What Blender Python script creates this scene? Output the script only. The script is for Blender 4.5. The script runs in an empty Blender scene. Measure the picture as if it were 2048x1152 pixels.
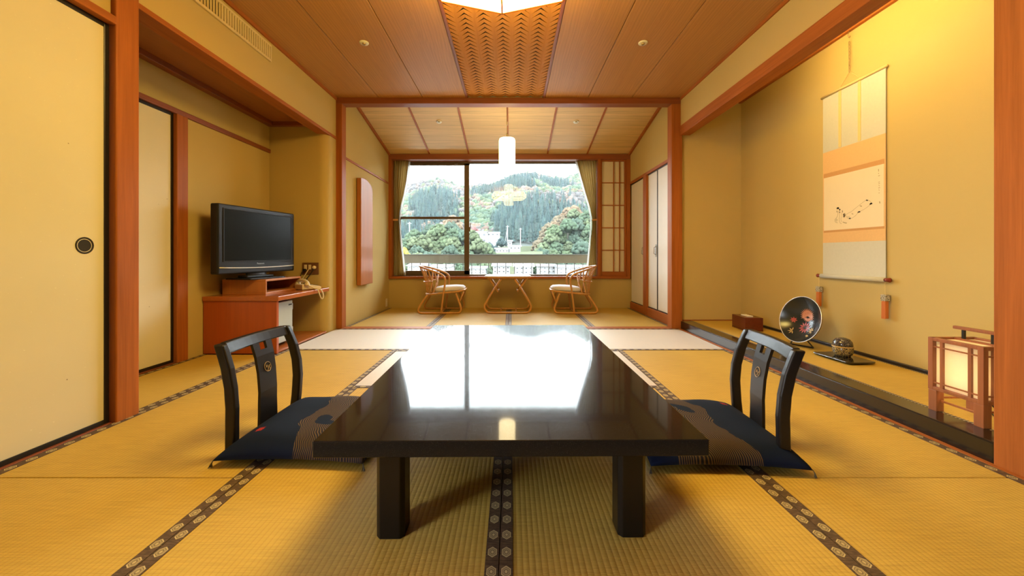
import bpy, bmesh, math, random
import numpy as np
from mathutils import Vector, Matrix
R = math.radians
PI = math.pi
random.seed(7)
scene = bpy.context.scene
C = scene.collection

# ------------------------------------------------------------------ camera
CAMZ = 0.82
cd = bpy.data.cameras.new('camera')
cam = bpy.data.objects.new('camera', cd); C.objects.link(cam)
cam.location = (0, 0, CAMZ); cam.rotation_euler = (R(90), 0, 0)
cd.sensor_width = 36; cd.lens = 770 / 2048 * 36
cd.shift_x = 2 / 2048; cd.shift_y = -65.5 / 2048
cd.clip_start = .02; cd.clip_end = 3000
scene.camera = cam

# ------------------------------------------------------------------ world, light, exposure
SKY = 17.0
LAMP = (1.0, .72, .19)
HAZE = .0001
w = bpy.data.worlds.new('world'); scene.world = w; w.use_nodes = True
bg = w.node_tree.nodes['Background']
bg.inputs[0].default_value = (.88, .95, 1.0, 1); bg.inputs[1].default_value = SKY
vs = scene.view_settings
vs.view_transform = 'Standard'; vs.look = 'None'; vs.exposure = 0; vs.gamma = 1; vs.use_curve_mapping = False
cy = scene.cycles
cy.use_denoising = True
cy.max_bounces = 10; cy.diffuse_bounces = 3; cy.glossy_bounces = 4; cy.transmission_bounces = 6; cy.transparent_max_bounces = 12
cy.sample_clamp_indirect = 6
cy.caustics_reflective = False; cy.caustics_refractive = False
# daylight portal in the window opening (sampling aid for the sky, gives no light of its own)
pl = bpy.data.lights.new('window_portal', 'AREA'); pl.shape = 'RECTANGLE'; pl.size = 3.3; pl.size_y = 1.85
pl.cycles.is_portal = True
po = bpy.data.objects.new('window_portal', pl); C.objects.link(po)
po.location = (-.25, 6.24, 1.40); po.rotation_euler = (R(-90), 0, 0)

# ------------------------------------------------------------------ helpers
class MB:
    def __init__(s): s.v = []; s.f = []
    def add(s, vs, fs):
        o = len(s.v); s.v += [tuple(p) for p in vs]; s.f += [tuple(i + o for i in f) for f in fs]; return s
    def box(s, x0, x1, y0, y1, z0, z1, m=None):
        vs = [(x0,y0,z0),(x1,y0,z0),(x1,y1,z0),(x0,y1,z0),(x0,y0,z1),(x1,y0,z1),(x1,y1,z1),(x0,y1,z1)]
        if m is not None: vs = [m @ Vector(p) for p in vs]
        return s.add(vs, [(3,2,1,0),(4,5,6,7),(0,1,5,4),(1,2,6,5),(2,3,7,6),(3,0,4,7)])
    def prism(s, poly, a0, a1, axis='z', m=None):
        n = len(poly)
        def P(p, a):
            q = {'z': (p[0], p[1], a), 'y': (p[0], a, p[1]), 'x': (a, p[0], p[1])}[axis]
            return m @ Vector(q) if m is not None else q
        vs = [P(p, a0) for p in poly] + [P(p, a1) for p in poly]
        fs = [tuple(range(n-1, -1, -1)), tuple(range(n, 2*n))] + [(i, (i+1) % n, n+(i+1) % n, n+i) for i in range(n)]
        return s.add(vs, fs)
    def tube(s, pts, r, n=8, closed=False, rs=None, flat=None):
        pts = [Vector(p) for p in pts]; N = len(pts)
        if rs is None: rs = [r] * N
        tang = []
        for i in range(N):
            a = pts[(i-1) % N] if (closed or i > 0) else pts[i]
            b = pts[(i+1) % N] if (closed or i < N-1) else pts[i]
            t = (b - a); tang.append(t.normalized() if t.length > 1e-9 else Vector((0,0,1)))
        up = Vector((0,0,1)) if abs(tang[0].z) < .9 else Vector((1,0,0))
        nrm = (up - tang[0] * up.dot(tang[0])).normalized()
        vs = []
        for i in range(N):
            nrm = (nrm - tang[i] * nrm.dot(tang[i]))
            nrm = nrm.normalized() if nrm.length > 1e-6 else tang[i].orthogonal().normalized()
            bi = tang[i].cross(nrm)
            for k in range(n):
                a = 2*PI*k/n
                fx = 1 if flat is None else flat
                vs.append(pts[i] + (nrm*math.cos(a) + bi*math.sin(a)*fx) * rs[i])
        fs = []
        for i in range(N if closed else N-1):
            j = (i+1) % N
            for k in range(n):
                fs.append((i*n+k, i*n+(k+1) % n, j*n+(k+1) % n, j*n+k))
        if not closed:
            fs.append(tuple(range(n-1, -1, -1))); fs.append(tuple((N-1)*n+k for k in range(n)))
        return s.add(vs, fs)
    def lathe(s, prof, n=32, m=None, caps=True):
        vs = []; fs = []
        for (r, z) in prof:
            for k in range(n):
                a = 2*PI*k/n; p = Vector((r*math.cos(a), r*math.sin(a), z))
                vs.append(m @ p if m is not None else p)
        for i in range(len(prof)-1):
            for k in range(n):
                fs.append((i*n+k, i*n+(k+1) % n, (i+1)*n+(k+1) % n, (i+1)*n+k))
        if caps and prof[0][0] > 1e-6: fs.append(tuple(range(n-1, -1, -1)))
        if caps and prof[-1][0] > 1e-6: fs.append(tuple((len(prof)-1)*n+k for k in range(n)))
        return s.add(vs, fs)
    def mesh(s, name, smooth=False):
        me = bpy.data.meshes.new(name); me.from_pydata(s.v, [], s.f)
        bm = bmesh.new(); bm.from_mesh(me)
        bmesh.ops.remove_doubles(bm, verts=bm.verts, dist=1e-6)
        bmesh.ops.recalc_face_normals(bm, faces=bm.faces); bm.to_mesh(me); bm.free()
        if smooth: me.polygons.foreach_set('use_smooth', [True] * len(me.polygons))
        me.update(); return me
    def build(s, name, mat, parent=None, bevel=0, seg=2, smooth=False, loc=None, rotz=0, solid=0, subsurf=0):
        o = bpy.data.objects.new(name, s.mesh(name, smooth)); C.objects.link(o)
        if mat: o.data.materials.append(mat)
        if parent is not None: o.parent = parent
        if loc is not None: o.location = loc
        o.rotation_euler[2] = rotz
        if solid:
            q = o.modifiers.new('solid', 'SOLIDIFY'); q.thickness = solid; q.offset = 0
        if bevel:
            b = o.modifiers.new('bevel', 'BEVEL'); b.width = bevel; b.segments = seg; b.limit_method = 'ANGLE'; b.angle_limit = R(40)
        if subsurf:
            q = o.modifiers.new('sub', 'SUBSURF'); q.levels = subsurf; q.render_levels = subsurf
        return o

def B(*a): return MB().box(*a)
def tag(o, label, cat=None, group=None, kind=None):
    o['label'] = label
    if cat: o['category'] = cat
    if group: o['group'] = group
    if kind: o['kind'] = kind
    return o
def thing(name, label, cat, loc=(0,0,0), rotz=0, group=None, kind=None):
    o = bpy.data.objects.new(name, None); C.objects.link(o); o.empty_display_size = .05
    o.location = loc; o.rotation_euler[2] = rotz
    return tag(o, label, cat, group, kind)
def struct(name, mb, mat, label, cat, bevel=0, **k):
    return tag(mb.build(name, mat, None, bevel, **k), label, cat, None, 'structure')
def copy_tree(o, parent=None):
    c = o.copy(); C.objects.link(c); c.parent = parent
    for ch in list(o.children): copy_tree(ch, c)
    return c
def arc(cx, cz, r, a0, a1, n):
    return [(cx + r*math.cos(R(a0+(a1-a0)*i/n)), cz + r*math.sin(R(a0+(a1-a0)*i/n))) for i in range(n+1)]
def spline(pts, n=6):
    pts = [Vector(p) for p in pts]; out = []
    for i in range(len(pts)-1):
        p0 = pts[max(i-1,0)]; p1 = pts[i]; p2 = pts[i+1]; p3 = pts[min(i+2,len(pts)-1)]
        for k in range(n):
            t = k/n
            out.append(.5*((2*p1)+(p2-p0)*t+(2*p0-5*p1+4*p2-p3)*t*t+(3*p1-p0-3*p2+p3)*t**3))
    out.append(pts[-1]); return out

# ------------------------------------------------------------------ materials
class NT:
    def __init__(s, name):
        s.m = bpy.data.materials.new(name); s.m.use_nodes = True
        s.t = s.m.node_tree; s.b = s.t.nodes['Principled BSDF']; s.out = s.t.nodes['Material Output']
    def n(s, typ, **k):
        q = s.t.nodes.new(typ)
        for a, b in k.items(): setattr(q, a, b)
        return q
    def l(s, a, b): s.t.links.new(a, b)
    def math(s, op, a, b=None, c=None, clamp=False):
        q = s.n('ShaderNodeMath', operation=op); q.use_clamp = clamp
        for i, x in enumerate((a, b, c)):
            if x is None: continue
            if hasattr(x, 'links'): s.l(x, q.inputs[i])
            else: q.inputs[i].default_value = x
        return q.outputs[0]
    def mix(s, fac, a, b):
        q = s.n('ShaderNodeMix', data_type='RGBA')
        if hasattr(fac, 'links'): s.l(fac, q.inputs[0])
        else: q.inputs[0].default_value = fac
        for i, x in ((6, a), (7, b)):
            if hasattr(x, 'links'): s.l(x, q.inputs[i])
            else: q.inputs[i].default_value = (*x, 1)
        return q.outputs[2]
    def obj(s): return s.n('ShaderNodeTexCoord').outputs['Object']
    def sep(s, v):
        q = s.n('ShaderNodeSeparateXYZ'); s.l(v, q.inputs[0]); return q.outputs
    def scale(s, v, sc):
        q = s.n('ShaderNodeMapping'); s.l(v, q.inputs[0]); q.inputs['Scale'].default_value = sc; return q.outputs[0]
    def noise(s, v, scale, detail=3, rough=.5, dist=0):
        q = s.n('ShaderNodeTexNoise'); s.l(v, q.inputs['Vector']); q.inputs['Scale'].default_value = scale
        q.inputs['Detail'].default_value = detail; q.inputs['Roughness'].default_value = rough; q.inputs['Distortion'].default_value = dist
        return q.outputs['Fac']
    def ramp(s, fac, stops):
        q = s.n('ShaderNodeValToRGB'); s.l(fac, q.inputs[0]); e = q.color_ramp.elements
        while len(e) < len(stops): e.new(.5)
        for i, (p, c) in enumerate(stops): e[i].position = p; e[i].color = (*c, 1)
        return q.outputs[0]
    def bump(s, h, strength, dist=.002):
        q = s.n('ShaderNodeBump'); q.inputs['Strength'].default_value = strength; q.inputs['Distance'].default_value = dist
        s.l(h, q.inputs['Height']); s.l(q.outputs[0], s.b.inputs['Normal'])
    def set(s, **k):
        names = dict(rough='Roughness', metal='Metallic', spec='Specular IOR Level', coat='Coat Weight', coatr='Coat Roughness', sheen='Sheen Weight', ior='IOR', trans='Transmission Weight', aniso='Anisotropic')
        for a, b in k.items(): s.b.inputs[names[a]].default_value = b
    def col(s, c):
        if hasattr(c, 'links'): s.l(c, s.b.inputs['Base Color'])
        else: s.b.inputs['Base Color'].default_value = (*c, 1)

def mul(c, k): return tuple(min(1, x*k) for x in c)
def plain(name, c, rough=.5, var=.08, nscale=30, bump=0, **k):
    q = NT(name); v = q.obj(); f = q.noise(v, nscale, 4)
    q.col(q.mix(f, mul(c, 1-var), mul(c, 1+var))); q.set(rough=rough, **k)
    if bump: q.bump(f, bump)
    return q.m
def wood(name, c, axis='z', rough=.35, contrast=.25, sc=1.0, **k):
    q = NT(name); v = q.obj()
    s = {'x': (1.2, 26, 26), 'y': (26, 1.2, 26), 'z': (26, 26, 1.2)}[axis]
    a = q.noise(q.scale(v, tuple(x*sc for x in s)), 1, 5, .6, .6)
    s2 = {'x': (4, 160, 160), 'y': (160, 4, 160), 'z': (160, 160, 4)}[axis]
    b = q.noise(q.scale(v, tuple(x*sc for x in s2)), 1, 2)
    f = q.math('ADD', q.math('MULTIPLY', a, .7), q.math('MULTIPLY', b, .3))
    q.col(q.ramp(f, [(.3, mul(c, 1-contrast)), (.52, c), (.72, mul(c, 1+contrast))])); q.set(rough=rough, **k)
    q.bump(b, .08, .001)
    return q.m
def emit(name, c, strength):
    q = NT(name); q.col((.8,.8,.8)); q.b.inputs['Emission Color'].default_value = (*c, 1); q.b.inputs['Emission Strength'].default_value = strength
    return q.m

M = {}
def wall_mat(name, c):
    q = NT(name); v = q.obj()
    a = q.noise(v, 2.5, 3); b = q.noise(v, 420, 2); 
    q.col(q.mix(q.math('ADD', q.math('MULTIPLY', a, .6), q.math('MULTIPLY', b, .4)), mul(c, .93), mul(c, 1.06)))
    q.set(rough=.9, spec=.15); q.bump(b, .25, .001); return q.m
M['wall'] = wall_mat('beige_plaster', (.55, .41, .155))
M['fusuma'] = None
def fusuma_mat():
    q = NT('fusuma_paper'); v = q.obj(); c = (.72, .66, .50)
    a = q.noise(v, 3, 3)
    vo = q.n('ShaderNodeTexVoronoi'); q.l(v, vo.inputs['Vector']); vo.inputs['Scale'].default_value = 11
    sp = q.math('LESS_THAN', vo.outputs['Distance'], .035)
    fl = q.noise(q.scale(v, (1, 30, 60)), 2, 2); fl = q.math('GREATER_THAN', fl, .735)
    base = q.mix(a, mul(c, .95), mul(c, 1.05))
    base = q.mix(q.math('MULTIPLY', fl, .45), base, (.95, .9, .75))
    q.col(q.mix(q.math('MULTIPLY', sp, .75), base, (.22, .15, .08))); q.set(rough=.62, spec=.3); q.bump(q.noise(v, 200, 2), .08, .001)
    return q.m
M['fusuma'] = fusuma_mat()
M['closet_paper'] = plain('closet_paper', (.80, .77, .71), .5, .03, 6)
M['shoji_paper'] = plain('shoji_paper', (.74, .66, .48), .8, .04, 20)
WC = (.37, .112, .024)
M['wood_z'] = wood('cherry_wood_upright', WC, 'z', .5, spec=.15)
M['wood_y'] = wood('cherry_wood_lengthwise', WC, 'y', .5, spec=.15)
M['wood_x'] = wood('cherry_wood_crosswise', WC, 'x', .5, spec=.15)
M['wood_dark_y'] = wood('dark_red_wood_lengthwise', (.26, .07, .022), 'y', .4)
M['wood_dark_x'] = wood('dark_red_wood_crosswise', (.27, .075, .024), 'x', .4)
M['wood_red'] = wood('red_stained_wood', (.42, .085, .016), 'z', .3, .15)
M['wood_redtop'] = wood('red_stained_wood_top', (.42, .12, .03), 'y', .22, .15)
M['wood_box'] = wood('orange_beech', (.50, .19, .05), 'z', .35, .12)
M['alcove_ceiling'] = wood('alcove_ceiling_board', (.34, .12, .035), 'y', .4, .12)
M['black'] = plain('black_lacquer_edge', (.012, .010, .010), .3, .1)
M['lacquer'] = plain('black_lacquer_gloss', (.010, .008, .008), .10, .1, coat=.6, coatr=.05)
M['kamachi'] = plain('black_lacquer_sill', (.012, .009, .007), .16, .1, coat=.4, coatr=.1)
M['chair_black'] = plain('satin_black_wood', (.010, .008, .009), .36, .1, spec=.38)
M['gold_print'] = plain('gold_print', (.42, .30, .17), .5, .1)
M['rattan'] = wood('honey_rattan', (.60, .30, .085), 'z', .3, .18)
M['seat_white'] = plain('lavender_white_cloth', (.74, .71, .76), .9, .04, 60, .1)
M['plastic_black'] = plain('black_plastic', (.014, .014, .016), .35, .05, spec=.3)
M['screen'] = plain('tv_screen', (.010, .013, .015), .2, .02, ior=1.22)
M['silver'] = plain('silver_glint_strip', (.85, .85, .86), .3, .02, metal=.2)  # silver trim, whitened to paint in the window's reflection
M['steel'] = plain('dull_steel', (.45, .44, .42), .35, .05, metal=.9)
M['brass'] = plain('aged_brass', (.42, .32, .16), .4, .1, metal=.8)
M['ivory'] = plain('ivory_plastic', (.74, .62, .42), .35, .03)
M['phone'] = plain('beige_plastic', (.78, .68, .50), .35, .03)
M['grille'] = plain('cream_grille', (.70, .55, .27), .5, .03)
M['dark'] = plain('dark_cavity', (.02, .016, .012), .8, .1)
M['white_metal'] = plain('white_enamel', (.80, .76, .66), .4, .03)
M['fridge'] = plain('pale_grey_enamel', (.42, .46, .46), .4, .03)
M['alu'] = plain('bronze_aluminium', (.12, .085, .055), .4, .05, metal=.4)
M['paper_lamp'] = None
M['handle_dark'] = plain('dark_bronze', (.035, .030, .026), .55, .15, 80, spec=.2)
M['concrete'] = plain('grey_concrete', (.42, .42, .40), .9, .08, 5)
M['rail_band'] = plain('olive_brown_panel', (.11, .09, .058), .6, .05, 3)
M['rail_post'] = plain('pale_rail', (.07, .068, .065), .5, .03)

def tatami_mat():
    q = NT('woven_rush'); v = q.obj(); x, y, z = q.sep(v)
    P = .0165
    t = q.math('DIVIDE', x, P)
    wv = q.math('ABSOLUTE', q.math('SINE', q.math('MULTIPLY', t, PI)))      # ridge height
    col = q.math('FLOOR', t)
    yy = q.math('ADD', q.math('DIVIDE', y, .0052), q.math('MULTIPLY', q.math('MODULO', col, 2), .5))
    wv2 = q.math('ABSOLUTE', q.math('SINE', q.math('MULTIPLY', yy, PI)))
    n1 = q.noise(q.scale(v, (9, 220, 1)), 1, 3); n2 = q.noise(v, 1.7, 2)
    c = (.55, .37, .075)
    f = q.math('ADD', q.math('MULTIPLY', n1, .65), q.math('MULTIPLY', n2, .35))
    base = q.ramp(f, [(.3, mul(c, .80)), (.5, c), (.72, mul(c, 1.16))])
    g = q.math('POWER', q.math('SUBTRACT', 1, wv), 3)
    base = q.mix(q.math('MULTIPLY', g, .42), base, (.36, .18, .035))
    q.col(base); q.set(rough=.44, spec=.5)
    h = q.math('ADD', wv, q.math('MULTIPLY', wv2, .35))
    q.bump(h, .45, .0016)
    return q
q = tatami_mat(); q.set(rough=.62, spec=.32); M['tatami'] = q.m
q = tatami_mat(); q.m.name = 'woven_rush_sheen'; q.set(rough=.52, spec=1.0, sheen=1.0, coat=1.0, coatr=.50); q.b.inputs['Sheen Roughness'].default_value = .45; q.b.inputs['Sheen Tint'].default_value = (1, 1, 1, 1)
M['tatami_sheen'] = q.m

def heri_mat():
    q = NT('brocade_border'); v = q.obj(); x, y, z = q.sep(v)
    Lp = .066
    u = q.math('SUBTRACT', q.math('FRACT', q.math('DIVIDE', y, Lp)), .5)
    ax = q.math('ABSOLUTE', q.math('DIVIDE', x, .0125)); ay = q.math('ABSOLUTE', q.math('DIVIDE', q.math('MULTIPLY', u, Lp), .0165))
    hexd = q.math('MAXIMUM', q.math('ADD', q.math('MULTIPLY', ay, .86), q.math('MULTIPLY', ax, .5)), ax)
    ring = q.math('MULTIPLY', q.math('GREATER_THAN', hexd, .80), q.math('LESS_THAN', hexd, 1.0))
    ring2 = q.math('MULTIPLY', q.math('GREATER_THAN', hexd, .48), q.math('LESS_THAN', hexd, .66))
    core = q.math('LESS_THAN', hexd, .28)
    em = q.math('MAXIMUM', q.math('MAXIMUM', ring, q.math('MULTIPLY', ring2, .7)), core)
    body = q.math('MULTIPLY', q.math('LESS_THAN', hexd, .9), .22)
    em = q.math('MAXIMUM', em, body)
    n1 = q.noise(q.scale(v, (30, 140, 1)), 1.5, 3)
    base = q.ramp(n1, [(.35, (.055, .034, .022)), (.6, (.115, .070, .040)), (.75, (.19, .12, .06))])
    q.col(q.mix(q.math('MULTIPLY', em, .85), base, (.62, .50, .25))); q.set(rough=.6, spec=.4); q.bump(n1, .15, .001)
    return q.m
M['heri'] = heri_mat()
def heri2():
    q = NT('fine_border'); v = q.obj(); x, y, z = q.sep(v)
    u = q.math('FRACT', q.math('DIVIDE', y, .016))
    q.col(q.mix(q.math('GREATER_THAN', u, .6), (.06, .045, .035), (.40, .31, .19))); q.set(rough=.7); return q.m
M['heri_fine'] = heri2()

def plank_mat():
    q = NT('ceiling_cedar'); v = q.obj(); x, y, z = q.sep(v)
    c = (.50, .25, .085)
    wob = q.noise(q.scale(v, (3, .8, 1)), 1.0, 3, .55)
    d = q.math('ADD', q.math('ABSOLUTE', q.math('ADD', x, q.math('MULTIPLY', q.math('SUBTRACT', wob, .5), .10))), q.math('MULTIPLY', wob, .05))
    r = q.math('POWER', q.math('ABSOLUTE', d), .6)
    cyc = q.math('SINE', q.math('ADD', q.math('MULTIPLY', r, 210), q.math('MULTIPLY', y, 2.0)))
    fine = q.noise(q.scale(v, (130, 2.2, 1)), 1, 3)
    f = q.math('ADD', q.math('MULTIPLY', q.math('ADD', q.math('MULTIPLY', cyc, .5), .5), .22), q.math('MULTIPLY', fine, .75))
    near = q.math('SUBTRACT', 1, q.math('MULTIPLY', d, 14), clamp=True)
    base = q.ramp(f, [(.25, mul(c, .86)), (.5, c), (.75, mul(c, 1.12))])
    strk = q.noise(q.scale(v, (90, 5, 1)), 1, 2, .6, 1.0)
    base = q.mix(q.math('MULTIPLY', q.math('MULTIPLY', near, q.math('GREATER_THAN', strk, .56)), .30), base, (.26, .10, .03))
    q.col(base); q.set(rough=.42, spec=.4); q.bump(fine, .05, .001); return q.m
M['plank'] = plank_mat()
def reed_mat():
    q = NT('woven_reed_ceiling'); v = q.obj()
    a = q.noise(q.scale(v, (2.2, 95, 95)), 1, 4, .6); b = q.noise(q.scale(v, (.8, 18, 18)), 1, 2)
    c = (.70, .48, .20)
    f = q.math('ADD', q.math('MULTIPLY', a, .65), q.math('MULTIPLY', b, .35))
    q.col(q.ramp(f, [(.32, mul(c, .72)), (.5, c), (.7, mul(c, 1.25))])); q.set(rough=.6); q.bump(a, .35, .003); return q.m
M['reed'] = reed_mat()
M['wicker'] = wood('ajiro_strip', (.52, .23, .06), 'y', .65, .12, spec=.15)
def table_mat():
    q = NT('speckled_black_lacquer'); v = q.obj()
    a = q.noise(v, 700, 2); b = q.noise(v, 14, 3); 
    sp = q.math('GREATER_THAN', a, .66)
    q.col(q.mix(q.math('MULTIPLY', sp, .35), (.014, .0115, .010), (.10, .085, .07)))
    q.set(ior=1.07, coat=1.0, coatr=.055); q.b.inputs['Coat IOR'].default_value = 1.19
    rr = q.math('ADD', .17, q.math('MULTIPLY', b, .12)); q.l(rr, q.b.inputs['Roughness'])
    return q.m
M['table'] = table_mat()
M['table_side'] = plain('black_lacquer_side', (.010, .007, .005), .30, .15, 200, ior=1.3)

def cushion_mat():
    q = NT('navy_brocade'); v = q.obj(); x, y, z = q.sep(v)
    n = q.noise(q.scale(v, (3.2, 5.0, 0)), 1, 2, .5); n2 = q.noise(q.scale(v, (9, 9, 0)), 1, 2)
    xb = q.math('ADD', q.math('MULTIPLY', y, -.13), q.math('MULTIPLY', q.math('SINE', q.math('MULTIPLY', y, 17)), .022))
    d = q.math('SUBTRACT', x, q.math('SUBTRACT', xb, .055))
    d2 = q.math('ADD', d, q.math('MULTIPLY', q.math('SUBTRACT', n2, .5), .08))
    inb = q.math('MULTIPLY', q.math('GREATER_THAN', d2, 0), q.math('LESS_THAN', d2, .30))
    isl = q.math('GREATER_THAN', n, .64)
    ph = q.math('ADD', q.math('MULTIPLY', d, 720), q.math('MULTIPLY', n, 120))
    ln = q.math('GREATER_THAN', q.math('SINE', ph), .3)
    thick = q.math('MULTIPLY', q.math('MULTIPLY', inb, ln), q.math('SUBTRACT', 1, isl))
    soft = q.math('MULTIPLY', inb, q.math('SUBTRACT', 1, isl))
    weave = q.noise(v, 900, 2); hz = q.noise(v, 5, 2)
    base = q.mix(hz, (.004, .008, .026), (.008, .016, .050))
    base = q.mix(q.math('MULTIPLY', soft, .30), base, (.035, .025, .018))
    base = q.mix(q.math('MULTIPLY', thick, .75), base, (.16, .105, .055))
    # red seal stamp
    sx = q.math('ABSOLUTE', q.math('ADD', x, .195)); sy = q.math('ABSOLUTE', q.math('ADD', y, .165))
    seal = q.math('MULTIPLY', q.math('LESS_THAN', sx, .016), q.math('LESS_THAN', sy, .015))
    g = q.math('MAXIMUM', q.math('GREATER_THAN', q.math('SINE', q.math('MULTIPLY', x, 700)), -.3), q.math('LESS_THAN', sy, .004))
    base = q.mix(q.math('MULTIPLY', seal, q.math('MULTIPLY', g, .9)), base, (.45, .03, .02))
    q.col(base); q.set(rough=.8, spec=.12); q.bump(weave, .15, .001); return q.m
M['cushion'] = cushion_mat()
def curtain_mat():
    q = NT('gold_stripe_curtain'); v = q.obj()
    at = q.n('ShaderNodeAttribute', attribute_name='stripe')
    f = q.math('SINE', q.math('MULTIPLY', at.outputs['Fac'], 2*PI*26)); f2 = q.math('SINE', q.math('MULTIPLY', at.outputs['Fac'], 2*PI*61))
    k = q.math('ADD', q.math('MULTIPLY', f, .3), q.math('ADD', q.math('MULTIPLY', f2, .2), .5))
    cc = q.ramp(k, [(.2, (.13, .075, .02)), (.5, (.40, .25, .07)), (.85, (.62, .44, .16))])
    t = q.n('ShaderNodeBsdfTranslucent'); d = q.n('ShaderNodeBsdfDiffuse'); mx = q.n('ShaderNodeMixShader'); mx.inputs[0].default_value = .4
    q.l(cc, t.inputs[0]); q.l(cc, d.inputs[0]); q.l(d.outputs[0], mx.inputs[1]); q.l(t.outputs[0], mx.inputs[2]); q.l(mx.outputs[0], q.out.inputs['Surface']); return q.m
M['curtain'] = curtain_mat()
M['lining'] = None
M['scroll_pale'] = plain('pale_silk', (.58, .56, .45), .8, .05, 60)
M['scroll_orange'] = plain('apricot_silk', (.74, .46, .19), .8, .06, 80)
M['scroll_brown'] = plain('tan_silk', (.58, .30, .10), .8, .06, 80)
M['scroll_strip'] = plain('yellow_silk', (.72, .55, .22), .8, .06, 80)
M['paper'] = plain('painting_paper', (.80, .66, .42), .85, .03, 12)
M['ink'] = plain('ink', (.035, .03, .022), .8, .1)
M['ink_soft'] = plain('thin_ink', (.46, .36, .19), .8, .1)
M['red_knob'] = plain('red_lacquer_knob', (.22, .025, .012), .25, .1)
M['tassel'] = plain('orange_tassel', (.62, .19, .04), .7, .15, 300)
def vase_mat(name, a, b, sc):
    q = NT(name); v = q.obj(); n = q.noise(v, sc, 2, .5, 2.5)
    q.col(q.mix(q.math('GREATER_THAN', n, .52), a, b)); q.set(rough=.15, spec=.6); return q.m
M['weight'] = vase_mat('patterned_weight', (.60, .54, .40), (.10, .09, .08), 90)
M['jar'] = vase_mat('gilded_porcelain', (.40, .30, .12), (.025, .025, .045), 70)
M['jar_lid'] = vase_mat('dark_porcelain_lid', (.022, .02, .035), (.16, .14, .12), 90)
M['tissue_box'] = wood('mahogany_box', (.12, .022, .010), 'y', .25, .2)
M['tissue'] = plain('white_tissue', (.85, .83, .78), .9, .03)
M['bowl_in'] = plain('dark_lacquer_bowl', (.018, .022, .024), .22, .1)
M['bowl_out'] = plain('maroon_lacquer', (.13, .015, .012), .2, .1)
M['bowl_rim'] = plain('silver_rim', (.70, .68, .66), .25, .03, metal=.7)
M['petal_orange'] = plain('orange_gilt', (.55, .22, .12), .4, .2, 300)
M['petal_red'] = plain('red_gilt', (.35, .05, .05), .4, .2, 300)
M['petal_gold'] = plain('gold_gilt', (.50, .34, .12), .4, .2, 300)
M['andon_wood'] = wood('lantern_wood', (.30, .10, .035), 'z', .4)
def paper_trans(name, c, tr):
    q = NT(name); t = q.n('ShaderNodeBsdfTranslucent'); d = q.n('ShaderNodeBsdfDiffuse'); mx = q.n('ShaderNodeMixShader')
    n = q.noise(q.obj(), 40, 3)
    cc = q.mix(n, mul(c, .95), c)
    q.l(cc, t.inputs[0]); q.l(cc, d.inputs[0]); mx.inputs[0].default_value = tr
    q.l(d.outputs[0], mx.inputs[1]); q.l(t.outputs[0], mx.inputs[2]); q.l(mx.outputs[0], q.out.inputs['Surface']); return q.m
M['lining'] = paper_trans('white_lining', (.80, .79, .76), .5)
M['andon_paper'] = paper_trans('lantern_paper', (.90, .84, .72), .6)
M['lamp_glow'] = emit('lit_shade', LAMP, 30)
M['pendant_glow'] = emit('lit_pendant_shade', (1, .78, .40), 17)
def glass_mat():
    q = NT('window_glass'); t = q.n('ShaderNodeBsdfTransparent'); g = q.n('ShaderNodeBsdfGlossy'); mx = q.n('ShaderNodeMixShader'); fr = q.n('ShaderNodeFresnel')
    n = q.noise(q.obj(), 2, 2); fr.inputs[0].default_value = 1.33
    q.l(q.mix(n, (.95, .97, .97), (.97, .99, .98)), t.inputs[0]); g.inputs['Roughness'].default_value = 0
    q.l(fr.outputs[0], mx.inputs[0]); q.l(t.outputs[0], mx.inputs[1]); q.l(g.outputs[0], mx.inputs[2]); q.l(mx.outputs[0], q.out.inputs['Surface']); return q.m
M['glass'] = glass_mat()
def attr_mat(name, rough=.9):
    q = NT(name); at = q.n('ShaderNodeAttribute', attribute_name='Col'); n = q.noise(q.obj(), .9, 3)
    q.l(q.mix(n, at.outputs['Color'], at.outputs['Color']), q.b.inputs['Base Color'])
    mm = q.n('ShaderNodeMix', data_type='RGBA', blend_type='MULTIPLY'); mm.inputs[0].default_value = .35
    q.l(at.outputs['Color'], mm.inputs[6]); q.l(q.ramp(n, [(.35, (.45,.5,.5)), (.65, (1,1,1))]), mm.inputs[7])
    q.l(mm.outputs[2], q.b.inputs['Base Color']); q.set(rough=rough, spec=.1); return q.m
M['forest'] = attr_mat('forest_leaves')

# ================================================================== STRUCTURE
ZC = 2.575
# ---- floor and tatami
floor = struct('floor', B(-2.7, 2.75, -1.5, 6.15, -.14, -.056), M['wood_y'], 'wooden subfloor carrying the tatami mats', 'floor')
def tatami(x0, x1, y0, y1, long='y', sheen=False, borders=(1, 1), parent=floor, z=0, bmat='heri', hw=.036):
    cx, cyy = (x0+x1)/2, (y0+y1)/2
    W, L = (x1-x0, y1-y0) if long == 'y' else (y1-y0, x1-x0)
    g = .0012
    o = MB().box(-W/2+g, W/2-g, -L/2+g, L/2-g, -.054, 0).build('tatami_mat', M['tatami_sheen' if sheen else 'tatami'], parent, .004, 2)
    o.location = (cx, cyy, z); o.rotation_euler[2] = 0 if long == 'y' else R(90)
    for s, on in zip((-1, 1), borders):
        if on:
            h = MB().box(-hw/2, hw/2, -L/2+g, L/2-g, -.002, .0016).build('cloth_border', M[bmat], o)
            h.location = (s*(W/2-hw/2-g), 0, 0)
    return o
X0, X1, X2, X3, X4 = -1.945, -.985, -.032, .922, 1.866
Y0, Y1, Y2, Y3, Y4 = -.49, .47, 1.42, 2.38, 3.325
YT = 4.29
tatami(X0, X2, Y4, YT, 'x', True); tatami(X2, X4, Y4, YT, 'x', True)
tatami(X1, X3, Y3, Y4, 'x', True)
tatami(X0, X1, Y2, Y4); tatami(X3, X4, Y2, Y4)
tatami(X1, X2, Y1, Y3); tatami(X2, X3, Y1, Y3)
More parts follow.
